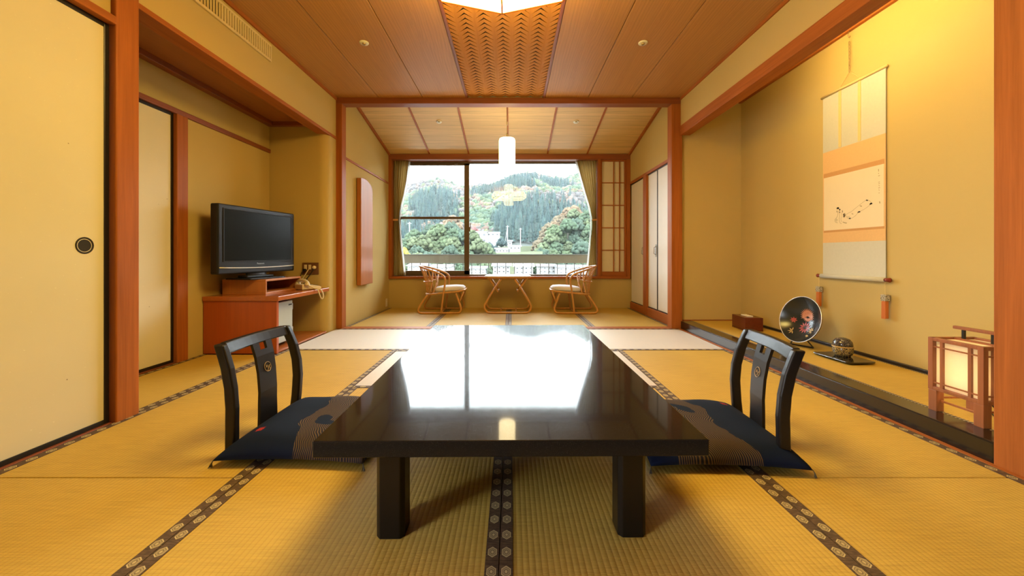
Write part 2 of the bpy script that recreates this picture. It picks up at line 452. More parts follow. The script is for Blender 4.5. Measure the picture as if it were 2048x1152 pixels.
tatami(X0, X1, Y0, Y2); tatami(X3, X4, Y0, Y2)
tatami(X1, X3, Y0, Y1, 'x'); tatami(X0, X2, -1.45, Y0, 'x'); tatami(X2, X4, -1.45, Y0, 'x')
tatami(-2.545, X0, 2.02, 3.18)                       # alcove strip beside the cabinet
for a, b in ((-1.89, -.94), (-.94, -.03), (-.03, .93), (.93, 1.84)):
    tatami(a, b, 4.41, 5.99)
struct('trim_1', B(-1.95, 1.87, 4.29, 4.41, -.05, .004), M['wood_x'], 'low wooden threshold between the main room and the window bay', 'threshold', .002)
struct('trim_2', B(-2.06, -1.947, -1.5, 1.88, -.05, .004), M['wood_dark_y'], 'grooved wooden floor track below the large sliding doors', 'door track', .002)
struct('trim_3', B(1.867, 1.889, -1.5, 4.29, -.05, .004), M['wood_y'], 'thin wooden strip along the foot of the black lacquered sill', 'floor trim')

# ---- main ceiling
ceil = struct('ceiling', B(-2.05, 2.0, -1.5, 4.29, 2.602, 2.68), M['dark'], 'wooden board ceiling of the main room', 'ceiling')
cuts = [-1.95, -1.476, -.986, -.505, None, .378, .858, 1.343, 1.89]
for a, b in zip(cuts, cuts[1:]):
    if a is None or b is None: continue
    MB().box(a-(a+b)/2+.0025, b-(a+b)/2-.0025, -2.895, 2.895, ZC, 2.602).build('ceiling_board', M['plank'], ceil, .003, 2, loc=((a+b)/2, 1.395, 0))
for x in (-.492, .365):
    B(x-.012, x+.012, -1.5, 4.29, ZC-.006, 2.602).build('batten', M['wood_dark_y'], ceil, .003)
# woven ajiro panel: slanted chips, overlapping at alternate columns
wk = MB(); x0w, x1w = -.480, .353; ncol = 12; cw = (x1w-x0w)/ncol; pit = .058; SL = .070
B(x0w, x1w, -1.5, 4.29, 2.598, 2.602).build('backing_panel', M['dark'], ceil)
for k in range(ncol):
    even = k % 2 == 0
    xa = x0w + k*cw; xb = xa + cw
    for i in range(int(5.9/pit)):
        ya = -1.48 + i*pit
        if ya + pit + SL > 4.36: continue
        j = (random.random()-.5)*.002
        def end(x, slit):     # chip end: narrow and lifted at the slit line, full width at the fold line
            g = .012 if slit else -.001; yy = ya if slit else ya+SL; z = (2.5862 if slit else 2.589)+j
            return (x, yy+g, z), (x, yy+pit-g, z-.0015)
        xm = (xa+xb)/2
        p0, p3 = end(xa, even); p1, p2 = end(xb, not even)
        vs = [p0, p1, p2, p3]
        top = [(p[0], p[1], p[2]+.003) for p in vs]
        wk.add(vs+top, [(3,2,1,0),(4,5,6,7),(0,1,5,4),(1,2,6,5),(2,3,7,6),(3,0,4,7)])
o = wk.build('woven_strip', M['wicker'], ceil); o['kind'] = 'stuff'; o['label'] = 'woven herringbone wood strips'

# ---- left side
struct('wall_left', B(-2.06, -1.955, -1.5, 1.88, 1.985, 2.60), M['wall'], 'plaster wall strip above the large sliding doors', 'wall')
struct('trim_4', B(-2.05, -1.925, -1.5, 1.88, 1.945, 1.985), M['wood_y'], 'wooden head rail above the large sliding doors', 'door rail', .003)
struct('trim_5', B(-2.055, -1.93, 1.882, 2.0, -.05, 2.60), M['wood_z'], 'broad cherry wood pillar beside the large sliding door', 'pillar', .006)
struct('wall_left.001', B(-2.05, -1.95, 2.0, 4.29, 2.14, 2.60), M['wall'], 'plaster wall above the television alcove holding the air vent', 'wall')
struct('trim_6', B(-2.06, -1.943, 2.0, 4.29, 2.108, 2.14), M['wood_y'], 'wooden lintel across the opening of the television alcove', 'lintel', .003)
struct('trim_7', B(-1.955, -1.935, 2.0, 4.29, 2.545, 2.576), M['wood_y'], 'thin wooden cornice strip along the left ceiling edge', 'cornice', .003)
struct('wall_left.002', B(-2.66, -2.06, 1.9, 2.0, -.05, 2.25), M['wall'], 'plaster return wall hidden behind the broad pillar', 'wall')
struct('wall_left.003', B(-2.66, -2.56, 3.03, 4.10, -.05, 2.25), M['wall'], 'plaster back wall of the alcove behind the television', 'wall')
struct('wall_left.004', B(-2.66, -2.56, 2.0, 3.03, 1.94, 2.25), M['wall'], 'plaster wall above the narrow sliding door in the alcove', 'wall')
struct('trim_8', B(-2.6, -2.545, 2.0, 4.08, 1.90, 1.94), M['wood_dark_y'], 'picture rail along the back wall of the television alcove', 'wall rail', .003)
struct('trim_9', B(-2.64, -2.54, 2.93, 3.03, -.05, 1.90), M['wood_z'], 'slim wooden door post inside the television alcove', 'door post', .004)
struct('trim_10', B(-2.6, -2.5, 2.0, 4.08, 2.18, 2.222), M['wood_dark_y'], 'dark cornice under the alcove ceiling above the television', 'cornice', .003)
struct('trim_11', B(-2.5, -2.06, 4.03, 4.08, 2.18, 2.222), M['wood_dark_x'], 'dark cornice on the short end wall of the alcove', 'cornice', .003)
struct('ceiling.001', B(-2.66, -2.05, 2.0, 4.29, 2.222, 2.25), M['alcove_ceiling'], 'low reddish board ceiling inside the television alcove', 'ceiling')
struct('trim_12', B(-2.62, -2.547, 2.0, 2.93, -.05, .006), M['wood_dark_y'], 'floor track under the narrow sliding door in the alcove', 'door track')
rc = [(-2.66, 4.08), (-2.04, 4.08)] + [(-2.04+.09*math.sin(R(a)), 4.17-.09*math.cos(R(a))) for a in range(10, 91, 10)] + [(-1.95, 4.30), (-2.66, 4.30)]
struct('wall_left.005', MB().prism(rc, -.05, 2.108), M['wall'], 'plaster stub wall with a rounded corner beside the television alcove', 'wall', smooth=False)
struct('wall_left.006', B(-2.66, -2.06, 4.08, 4.30, 2.108, 2.25), M['wall'], 'shaded top of the alcove end wall above the rounded corner', 'wall')
struct('trim_13', B(-1.975, -1.885, 4.292, 4.40, -.05, 2.60), M['wood_z'], 'slim wooden post at the left of the window bay opening', 'pillar', .004)

# ---- beam and window bay
struct('trim_14', B(-1.95, 1.90, 4.285, 4.405, 2.51, 2.578), M['wood_dark_x'], 'dark wooden beam across the opening to the window bay', 'beam', .004)
struct('wall_back.001', B(-1.95, 1.90, 4.30, 4.39, 2.578, 2.95), M['wall'], 'plaster infill above the beam at the window bay', 'wall')
struct('wall_left.007', B(-2.0, -1.9, 4.40, 6.2, -.05, 2.95), M['wall'], 'sunlit plaster side wall of the window bay with the hung board', 'wall')
struct('trim_15', B(-1.905, -1.888, 4.40, 6.0, 1.92, 1.945), M['wood_y'], 'thin wooden rail running along the left wall of the window bay', 'wall rail', .002)
zs = lambda y: 2.39 + .2126*(6.0-y)
sl = MB().prism([(4.39, zs(4.39)+.03), (6.2, zs(6.2)+.03), (6.2, zs(6.2)+.06), (4.39, zs(4.39)+.06)], -2.0, 2.0, 'x')
ceil2 = struct('ceiling.002', sl, M['dark'], 'sloping reed-covered ceiling of the window bay', 'ceiling')
bx = [-1.90, -1.264, -.655, -.045, .565, 1.18, 1.86]
for a, b in zip(bx, bx[1:]):
    MB().prism([(4.40, zs(4.40)), (6.05, zs(6.05)), (6.05, zs(6.05)+.03), (4.40, zs(4.40)+.03)], a-(a+b)/2+.002, b-(a+b)/2-.002, 'x').build('reed_panel', M['reed'], ceil2, loc=((a+b)/2, 0, 0))
for x in bx[1:-1]:
    MB().prism([(4.40, zs(4.40)-.012), (6.02, zs(6.02)-.012), (6.02, zs(6.02)+.004), (4.40, zs(4.40)+.004)], x-.011, x+.011, 'x').build('batten', M['wood_y'], ceil2, .002)
for s, x, t in ((1, -1.90, 'left'), (-1, 1.85, 'right')):
    a, b = sorted((x, x+s*.03))
    struct('trim_16' if s > 0 else 'trim_17', MB().prism([(4.40, zs(4.40)-.03), (6.0, zs(6.0)-.03), (6.0, zs(6.0)+.005), (4.40, zs(4.40)+.005)], a, b, 'x'), M['wood_y'],
           'sloping wooden cornice on the %s wall of the window bay' % t, 'cornice', .003)
struct('wall_back', B(-1.95, 1.95, 6.0, 6.2, -.14, .455), M['wall'], 'low plaster wall below the window sill', 'wall')
struct('trim_18', B(-1.90, 1.85, 5.965, 6.22, .455, .492), M['wood_x'], 'wooden window sill running under the whole window', 'window sill', .004)
struct('trim_19', B(-1.90, 1.85, 5.965, 6.22, 2.305, 2.39), M['wood_dark_x'], 'wooden head beam above the window', 'beam', .004)
struct('wall_back.002', B(-1.95, 1.95, 6.03, 6.25, 2.39, 2.75), M['wall'], 'plaster strip above the window head beam', 'wall')
struct('trim_20', B(-1.90, -1.852, 5.965, 6.22, .492, 2.305), M['wood_z'], 'wooden jamb at the left side of the window', 'window jamb', .003)
struct('trim_21', B(1.352, 1.392, 5.965, 6.22, .492, 2.305), M['wood_z'], 'wooden jamb between the window and the paper lattice panel', 'window jamb', .003)
struct('trim_22', B(1.795, 1.852, 5.965, 6.2, .492, 2.305), M['wood_z'], 'wooden post at the right end of the paper lattice panel', 'pillar', .003)
struct('wall_back.003', B(1.39, 1.95, 6.06, 6.2, .46, 2.31), M['wall'], 'plaster wall hidden behind the paper lattice panel', 'wall')

# window
win = thing('window_1', 'wide two-pane window with bronze frames facing the wooded hill', 'window', kind='structure')
def fr(x0, x1, y0, y1, z0, z1, n='frame_bar', m='alu', b=.003): return B(x0, x1, y0, y1, z0, z1).build(n, M[m], win, b)
fr(-1.85, 1.352, 6.12, 6.20, .492, .515); fr(-1.85, 1.352, 6.12, 6.20, 2.28, 2.305); fr(-1.85, -1.82, 6.12, 6.2, .515, 2.28); fr(1.325, 1.352, 6.12, 6.2, .515, 2.28)
# left sliding sash
for a in ((-1.80, -.66, .515, .575), (-1.80, -.66, 2.25, 2.28), (-1.80, -1.755, .575, 2.25), (-.745, -.665, .515, 2.28), (-1.755, -.745, 1.395, 1.435)):
    fr(a[0], a[1], 6.125, 6.155, a[2], a[3], 'sash_bar')
fr(-1.757, -.743, 6.137, 6.143, .573, 1.397, 'pane', 'glass', 0); fr(-1.757, -.743, 6.137, 6.143, 1.433, 2.252, 'pane', 'glass', 0)
fr(-.72, 1.327, 6.172, 6.178, .513, 2.282, 'pane', 'glass', 0)
fr(-.74, -.69, 6.162, 6.19, .515, 2.28, 'sash_bar')
lt = B(-.675, -.645, 6.10, 6.125, 1.20, 1.27).build('latch', M['alu'], win, .004)
B(-.650, -.638, 6.105, 6.12, 1.25, 1.33).build('lever', M['alu'], lt, .003)
fr(-.90, -.85, 6.10, 6.13, 2.262, 2.282, 'stopper')

# shoji panel
sh = thing('window_2', 'fixed wooden lattice panel backed with translucent paper beside the window', 'paper screen', kind='structure')
B(1.40, 1.79, 6.03, 6.036, .50, 2.30).build('paper', M['shoji_paper'], sh)
for a in ((1.392, 1.418, .492, 2.305), (1.770, 1.795, .492, 2.305)): B(a[0], a[1], 5.995, 6.045, a[2], a[3]).build('stile', M['wood_z'], sh, .002)
B(1.418, 1.77, 5.995, 6.045, .492, .565).build('bottom_rail', M['wood_x'], sh, .002); B(1.418, 1.77, 5.995, 6.045, 2.285, 2.305).build('top_rail', M['wood_x'], sh, .002)
for x in (1.605, 1.697): B(x-.006, x+.006, 6.008, 6.030, .565, 2.285).build('lattice_bar', M['wood_z'], sh)
for z in (1.952, 1.601, 1.248, .899): B(1.418, 1.77, 6.010, 6.030, z-.006, z+.006).build('lattice_bar', M['wood_x'], sh)

# ---- right wall of the bay with closets
struct('wall_right.001', B(1.852, 1.95, 4.41, 6.2, 1.955, 2.95), M['wall'], 'plaster wall above the white closet doors', 'wall')
struct('wall_right.002', B(1.93, 1.98, 4.41, 6.2, -.05, 1.955), M['dark'], 'dark interior behind the white closet doors', 'wall')
struct('trim_23', B(1.845, 1.93, 4.41, 5.97, 1.915, 1.955), M['wood_y'], 'wooden head rail above the white closet doors', 'door rail', .003)
struct('trim_24', B(1.835, 1.93, 5.235, 5.355, -.05, 1.915), M['wood_z'], 'wooden post between the white closet doors', 'door post', .003)
struct('trim_25', B(1.845, 1.93, 4.41, 5.235, -.05, .115), M['wood_y'], 'wooden base board under the pair of closet doors', 'baseboard', .003)
struct('trim_26', B(1.845, 1.93, 5.355, 5.97, -.05, .10), M['wood_y'], 'wooden base board under the single closet door', 'baseboard', .003)
def closet(n, y0, y1, z0, hy, label):
    d = thing('door_%d' % n, label, 'closet door', kind='structure')
    B(1.866, 1.895, y0, y1, z0+.012, 1.902).build('panel', M['closet_paper'], d, .002)
    B(1.862, 1.893, y0, y1, z0, z0+.012).build('bottom_edge', M['black'], d); B(1.862, 1.893, y0, y1, 1.902, 1.915).build('top_edge', M['black'], d)
    if hy:
        p = B(1.860, 1.866, hy-.018, hy+.018, .80, .96).build('handle', M['steel'], d, .003)
        MB().tube([(1.862, hy, .83), (1.838, hy, .84), (1.838, hy, .92), (1.862, hy, .93)], .005, 6).build('pull', M['steel'], p, smooth=True)
    return d
closet(3, 5.357, 5.965, .10, 5.42, 'white single closet door nearest the window corner')
closet(4, 4.915, 5.232, .115, 4.95, 'narrow white closet door beside the wooden door post')
closet(5, 4.412, 4.888, .115, None, 'white closet door nearest the corner pillar')
struct('trim_27', B(1.862, 1.90, 4.888, 4.915, .115, 1.915), M['black'], 'black meeting strip between the pair of closet doors', 'door edge', .002)
struct('trim_28', B(1.79, 1.91, 4.288, 4.408, -.05, 2.51), M['wood_z'], 'square wooden corner pillar between closet doors and display alcove', 'pillar', .006)

# ---- display alcove (right)
struct('wall_right', B(1.89, 1.99, 1.506, 4.29, 2.26, 2.60), M['wall'], 'plaster wall strip above the display alcove opening', 'wall')
struct('trim_29', B(1.882, 1.995, 1.506, 4.29, 2.155, 2.26), M['wood_y'], 'wooden lintel across the display alcove opening', 'lintel', .004)
struct('trim_30', B(1.880, 1.892, -1.5, 4.29, 2.545, 2.576), M['wood_y'], 'thin wooden cornice strip along the right ceiling edge', 'cornice', .003)
struct('trim_31', B(1.885, 2.005, 1.385, 1.506, -.05, 2.60), M['wood_z'], 'broad wooden pillar at the right end of the display alcove', 'pillar', .006)
struct('wall_right.003', B(1.90, 2.0, -1.5, 1.385, -.05, 2.60), wood('side_bounce_cut', (.045, .026, .016), 'z', .6), 'unseen right wall near the viewer, made dark to cut bounce light', 'wall')  # out of view; dark wood tone made up to weaken fill under the table
struct('wall_right.004', B(2.60, 2.70, 1.29, 4.45, -.05, 2.60), M['wall'], 'plaster back wall of the display alcove behind the scroll', 'wall')
struct('wall_right.005', B(1.91, 2.60, 4.35, 4.45, -.05, 2.60), M['wall'], 'plaster end wall of the display alcove beside the corner pillar', 'wall')
struct('wall_right.006', B(2.005, 2.60, 1.29, 1.385, -.05, 2.60), M['wall'], 'hidden near end wall of the display alcove', 'wall')
struct('ceiling.003', B(1.99, 2.62, 1.38, 4.36, 2.565, 2.60), M['alcove_ceiling'], 'board ceiling inside the display alcove', 'ceiling')
struct('trim_32', B(2.57, 2.60, 1.385, 4.35, 2.53, 2.565), M['wood_y'], 'hanging rail under the display alcove ceiling above the scroll', 'wall rail', .003)
plat = struct('floor.001', B(1.90, 2.60, 1.385, 4.35, -.05, .03), M['wood_y'], 'raised floor of the display alcove', 'floor')
tatami(2.015, 2.572, 1.40, 4.34, 'y', False, (1, 1), plat, .084, 'heri_fine', .016)
struct('trim_33', B(1.89, 2.014, 1.506, 4.29, -.05, .087), M['kamachi'], 'glossy black lacquered sill along the display alcove floor', 'sill', .007, seg=3)
struct('baseboard_right', B(2.575, 2.60, 1.385, 4.35, .03, .104), M['black'], 'black baseboard under the scroll wall', 'baseboard', .002)
struct('baseboard_back', B(1.91, 2.60, 4.33, 4.35, .03, .094), M['wood_dark_x'], 'dark baseboard on the display alcove end wall', 'baseboard', .002)
struct('wall_front', B(-2.7, 2.75, -1.6, -1.5, -.14, 2.7), wood('front_bounce_cut', (.045, .026, .016), 'z', .6), 'unseen wall behind the viewer, made dark to cut bounce light', 'wall')  # behind the camera; dark wood invented to keep bounce off the table front

# ---- sliding doors (fusuma)
def fusuma(n, x, y0, y1, z0, z1, hy, label, hz=.865):
    d = thing('door_%d' % n, label, 'sliding door', kind='structure')
    e = .022
    B(x-.022, x-.004, y0+e, y1-e, z0+e, z1-e).build('panel', M['fusuma'], d)
    for a in ((y0, y0+e), (y1-e, y1)): B(x-.026, x, a[0], a[1], z0, z1).build('stile', M['black'], d, .002)
    for a in ((z0, z0+e), (z1-e, z1)): B(x-.026, x, y0+e, y1-e, a[0], a[1]).build('rail', M['black'], d, .002)
    if hy:
        m = Matrix.Translation((x-.0045, hy, hz)) @ Matrix.Rotation(R(90), 4, 'Y')
        h = MB().lathe([(0, .0005), (.031, .0005), (.034, .003), (.037, .004), (.039, .002), (.039, 0)], 28, m).build('finger_pull', M['handle_dark'], d, smooth=True)
        MB().lathe([(0, .0012), (.028, .0012), (.0285, 0)], 24, m).build('pull_dish', M['dark'], h)
    return d
fusuma(1, -1.962, .90, 1.880, .004, 1.945, 1.775, 'large cream paper sliding door with round dark pull')
fusuma(2, -1.992, -.06, .93, .004, 1.945, None, 'cream paper sliding door overlapped by the large one')
fusuma(6, -2.568, 2.0, 2.93, .006, 1.90, None, 'cream paper sliding door inside the television alcove')

# ================================================================== OUTDOORS
rail = thing('balcony_railing', 'balcony railing with a broad brown top band and thin pale balusters', 'railing', (0, 7.5, .1))
B(-4.2, 4.2, -.03, .03, .565, .725).build('top_band', M['rail_band'], rail, .004)
B(-4.2, 4.2, -.04, .04, .725, .74).build('cap', M['rail_post'], rail, .003)
B(-4.2, 4.2, -.02, .02, .04, .07).build('bottom_rail', M['rail_post'], rail, .003)
bal = MB().box(-.007, .007, -.01, .01, .07, .565).mesh('baluster')
bal.materials.append(M['rail_post'])
for i in range(50):
    o = bpy.data.objects.new('baluster', bal); C.objects.link(o); o.parent = rail; o.location = (-4.1+i*.1667, 0, 0)
struct('balcony_floor', B(-4.3, 4.3, 6.405, 7.6, -.1, .1), M['concrete'], 'concrete balcony slab outside the window', 'balcony floor')

# outer face of the building around the window
fm = plain('outer_render', (.40, .38, .34), .9, .06, 2)
for k, (a, lab) in enumerate((((-14, -1.90, 6.21, 6.40, -15, 14), 'outer building wall left of the window'), ((1.86, 14, 6.21, 6.40, -15, 14), 'outer building wall right of the window'),
        ((-1.90, 1.86, 6.26, 6.40, 2.34, 14), 'outer building wall above the window'), ((-1.90, 1.86, 6.23, 6.40, -15, .45), 'outer building wall below the window'))):
    struct('wall_back.%03d' % (k+4), B(*a), fm, lab, 'wall')
rng = np.random.default_rng(3)
def ico(sub):
    bm = bmesh.new(); bmesh.ops.create_icosphere(bm, subdivisions=sub, radius=1)
    v = np.array([x.co[:] for x in bm.verts]); f = np.array([[x.index for x in t.verts] for t in bm.faces]); bm.free(); return v, f
IV, IF = ico(1)
def conifer_arrays(h, r, lay=4, sd=5):
    vs = []; fs = []
    for k in range(lay):
        z0 = h*(.10 + .80*k/lay); z1 = h*(.10+.80*(k+1.6)/lay) if k < lay-1 else h
        rr = r*(1-.80*k/lay)
        o = len(vs)
        for j in range(sd*2):
            a = 2*PI*j/(sd*2)+rng.random()*.3; q = rr*(1.0 if j % 2 == 0 else .55)*(.8+.4*rng.random())
            vs.append((q*math.cos(a), q*math.sin(a), z0-(.05*h if j % 2 == 0 else 0)))
        vs.append((0, 0, min(z1, h)))
        for j in range(sd*2): fs.append((o+j, o+(j+1) % (sd*2), o+sd*2))
    return np.array(vs), np.array(fs)
def blob_arrays(r, amp=.35):
    d = 1 + amp*(rng.random(len(IV))-.5)*2
    return IV * d[:, None] * r, IF
def crown_arrays(r, nb):
    vl, fl = [], []; off = 0
    for k in range(nb):
        a = 2*PI*k*.618; e = math.sqrt((k+.3)/nb); q = r*.80*e; rr = r*rng.uniform(.30, .46)*(1.5 if nb < 8 else 1)
        v, f = blob_arrays(rr); v = v + np.array([q*math.cos(a), q*math.sin(a), r*(1.05-.85*e*e)+rng.uniform(-.15, .15)*r])
        vl.append(v); fl.append(f+off); off += len(v)
    return np.concatenate(vl), np.concatenate(fl)
def smoothn(x, y, s, ph):
    return (math.sin(x*s+ph)+math.sin(y*s*1.3+ph*2.1)+math.sin((x+y)*s*.7+ph*.7)+math.sin((x-y*1.2)*s*1.9+ph*3.3)*.6)/3.6

def color_mesh(name, vlist, flist, clist):
    off = 0; fl = []
    for v, f in zip(vlist, flist): fl.append(f+off); off += len(v)
    V = np.concatenate(vlist); F = np.concatenate(fl); CC = np.concatenate([np.tile(np.array([*c, 1.0]), (len(v), 1)) for c, v in zip(clist, vlist)])
    me = bpy.data.meshes.new(name); me.vertices.add(len(V)); me.vertices.foreach_set('co', V.astype(np.float32).ravel())
    me.loops.add(len(F)*3); me.loops.foreach_set('vertex_index', F.astype(np.int32).ravel())
    me.polygons.add(len(F)); me.polygons.foreach_set('loop_start', np.arange(0, len(F)*3, 3, dtype=np.int32))
    me.update(calc_edges=True); me.validate()
    ca = me.color_attributes.new('Col', 'FLOAT_COLOR', 'POINT'); ca.data.foreach_set('color', CC.astype(np.float32).ravel())
    me.materials.append(M['forest']); return me
# hillside terrain
def ridge_px(t):   # t = x/y, height of the skyline
    xs = [-.5, -.29, -.24, -.19, -.13, -.05, .02, .06, .10, .14, .20, .30, .5]
    ps = [120, 130, 142, 150, 134, 138, 160, 162, 152, 152, 168, 174, 150]
    return float(np.interp(t, xs, ps))
def hill(x, y):
    u = min(max((y-235)/(560-235), 0), 1.15)
    zr = ridge_px(x/y)/770*560
    z = -2 + (zr+2)*(u**.92 if u > 0 else 0)
    z += 9*smoothn(x, y, .022, 1.3)*min(1, u*3)*(1 if u < .85 else max(0, (1-u)/.15))
    if u > 1: z -= (u-1)*200
    return z
nx, ny = 60, 45
gv = []; gf = []
for j in range(ny):
    for i in range(nx):
        x = -330+660*i/(nx-1); y = 225+375*j/(ny-1); gv.append((x, y, hill(x, y)-1.0))
for j in range(ny-1):
    for i in range(nx-1):
        a = j*nx+i; gf.append((a, a+1, a+nx+1, a+nx))
K = .54
hillm = plain('hillside_soil', (.05*K, .06*K, .05*K), .95, .2, .05)
h = MB().add(gv, gf).build('hillside', hillm, None, smooth=True)
tag(h, 'steep hillside rising behind the town outside the window', 'hill', None, 'structure')
vl, fl, cl = [], [], []
PAL = dict(con=[(.036, .066, .066), (.044, .078, .072), (.052, .080, .070)], green=[(.075, .110, .066), (.092, .122, .066), (.065, .100, .070)],
           brown=[(.125, .108, .100), (.135, .112, .100), (.110, .102, .100)], orange=[(.170, .110, .072), (.155, .115, .085), (.150, .100, .078)], yellow=[(.135, .140, .072), (.120, .132, .075)])
# stands of cedar: (centre x/y, centre steepness 0..1, half width, half height)
CED = [(-.20, .42, .055, .20), (.06, .20, .11, .22), (-.02, .62, .08, .22), (.10, .70, .05, .12), (-.27, .15, .06, .10)]
y = 238.0
while y < 575:
    sp = 4.4 + (y-238)/337*2.0
    x = -.36*y
    while x < .36*y:
        xx = x + rng.uniform(-.45, .45)*sp; yy = y + rng.uniform(-.45, .45)*sp
        t = xx/yy; hgt = (yy-238)/337
        if hgt < .07 and -.10 < t < .10: x += sp; continue
        d = min(((t-c[0])/c[2])**2+((hgt-c[1])/c[3])**2 for c in CED) + .75*smoothn(xx, yy, .045, 2.2)+.6*smoothn(xx, yy, .11, 4.1)+rng.uniform(-.3, .3)
        if d < 1.0: kind = 'con'
        else:
            q = smoothn(xx, yy, .06, 5.0) + rng.uniform(-.45, .45) + .5*(hgt-.45)
            kind = 'green' if q < -.15 else 'brown' if q > .30 else 'orange' if q > .12 else 'yellow' if q > -.02 else 'green'
        c = PAL[kind][rng.integers(len(PAL[kind]))]; k = rng.uniform(.75, 1.25)*K; c = tuple(v*k for v in c)
        if kind == 'con': v, f = conifer_arrays(rng.uniform(10, 15), rng.uniform(1.9, 2.7))
        else: v, f = crown_arrays(rng.uniform(3.0, 4.6), 6)
        v = v + np.array([xx, yy, hill(xx, yy)-.6]); vl.append(v); fl.append(f); cl.append(c)
        x += sp
    y += sp*.92
fo = bpy.data.objects.new('forest', color_mesh('forest', vl, fl, cl)); C.objects.link(fo)
tag(fo, 'mixed autumn forest of conifers and turning broadleaf trees covering the hillside', 'forest', None, 'stuff')

# town ground, groves
GZ = -15.0
gm = plain('town_ground', (.16*K, .165*K, .15*K), .95, .15, .06)
struct('ground', B(-260, 260, 30, 262, GZ-1, GZ), gm, 'town ground far below the balcony', 'ground')
def leafy_crown(r, col, nb=46):
    vl, fl, cl = [], [], []
    for k in range(nb):
        a = 2*PI*k*.618; e = math.sqrt((k+.3)/nb); q = r*.86*e; rr = r*rng.uniform(.17, .27)
        v, f = blob_arrays(rr, .4); v = v + np.array([q*math.cos(a), q*math.sin(a), r*(1.0-.95*e*e)+rng.uniform(-.12, .12)*r]); vl.append(v); fl.append(f)
        kk = rng.uniform(.75, 1.3)*K; cl.append(tuple(c*kk for c in col))
    v, f = blob_arrays(r*.72, .1); v[:, 2] = v[:, 2]*.8+r*.25; vl.append(v); fl.append(f); cl.append(tuple(c*.8*K for c in col))
    return color_mesh('crown', vl, fl, cl)
trunk = MB().tube([(0,0,0), (0.05,0,.5), (0,0,1)], .5, 6, rs=[.6,.45,.3]).mesh('trunk'); trunk.materials.append(plain('bark', (.05, .04, .03), .9, .2))
def tree(name, me, x, y, z, s, label, group=None, cat='tree'):
    t = thing(name, label, cat, (x, y, GZ), 0, group)
    o = bpy.data.objects.new('crown', me); C.objects.link(o); o.parent = t; o.location = (0, 0, z-GZ); o.scale = (s, s, s); o.rotation_euler[2] = rng.uniform(0, 6.28)
    o = bpy.data.objects.new('trunk', trunk); C.objects.link(o); o.parent = t; o.scale = (s, s, z-GZ+2*s)
    return t
crownsL = [leafy_crown(5, c) for c in ((.070, .102, .060), (.088, .118, .062), (.058, .088, .062), (.100, .122, .066))]
crownsO = [leafy_crown(5, c) for c in ((.17, .115, .070), (.16, .125, .080))]
def P3(px, py, Y): return ((px-1022)/770*Y, Y, CAMZ-(py-510.5)/770*Y)
def add_grove(name, label, group, row, pal, Y, s0):
    for (px, py) in row:
        yy = Y + rng.uniform(-6, 6) - (py-480)*.25; x, y_, z = P3(px, py, yy)
        s = s0*rng.uniform(.85, 1.15)
        tree(name, pal[rng.integers(len(pal))], x, y_, z-4.5*s, s, label, group)
rowsL = []
for (yy, xa, xb, dy) in ((452, 862, 906, 18), (466, 826, 950, 20), (480, 800, 962, 22), (494, 790, 968, 22), (508, 786, 976, 24), (524, 790, 985, 24)):
    xx = xa
    while xx <= xb: rowsL.append((xx+rng.uniform(-5, 5), yy+rng.uniform(-4, 4))); xx += dy
add_grove('broadleaf_tree', 'rounded green tree of the grove left of the white building on the hill', 'trees of the left grove', rowsL, crownsL, 150, .78)
rowsR = []; rowsO = []
for (yy, xa, xb, dy) in ((424, 1150, 1230, 22), (440, 1132, 1235, 22), (456, 1112, 1235, 22), (472, 1104, 1240, 22), (488, 1092, 1240, 22), (504, 1086, 1240, 22), (522, 1090, 1240, 24)):
    rowsO += [(xa-14+rng.uniform(-3, 3), yy-5), (xa-2, yy-9)] if yy < 500 else []
    xx = xa
    while xx <= xb: rowsR.append((xx+rng.uniform(-5, 5), yy+rng.uniform(-4, 4))); xx += dy
add_grove('broadleaf_tree', 'leafy green tree on the wooded slope beside the right curtain', 'trees of the right slope', rowsR, crownsL, 165, .84)
add_grove('maple_tree', 'orange autumn tree edging the wooded slope beside the right curtain', 'orange trees of the right slope', rowsO, crownsO, 176, .80)
x, y_, z = P3(805, 503, 120); tree('ginkgo_tree', leafy_crown(5, (.30, .26, .05)), x, y_, z-2, .55, 'bright yellow ginkgo tree at the left edge of the window')
x, y_, z = P3(885, 472, 160); tree('ginkgo_tree', leafy_crown(5, (.26, .25, .06)), x, y_, z-3, .5, 'small yellow tree standing above the left grove')
x, y_, z = P3(948, 462, 225); tree('maple_tree', leafy_crown(5, (.20, .085, .080)), x, y_, z-4, 1.0, 'pinkish red maple beside the bronze window mullion')
x, y_, z = P3(905, 440, 228); tree('maple_tree', leafy_crown(5, (.18, .125, .080)), x, y_, z-5, 1.3, 'large pale orange tree above the left grove')
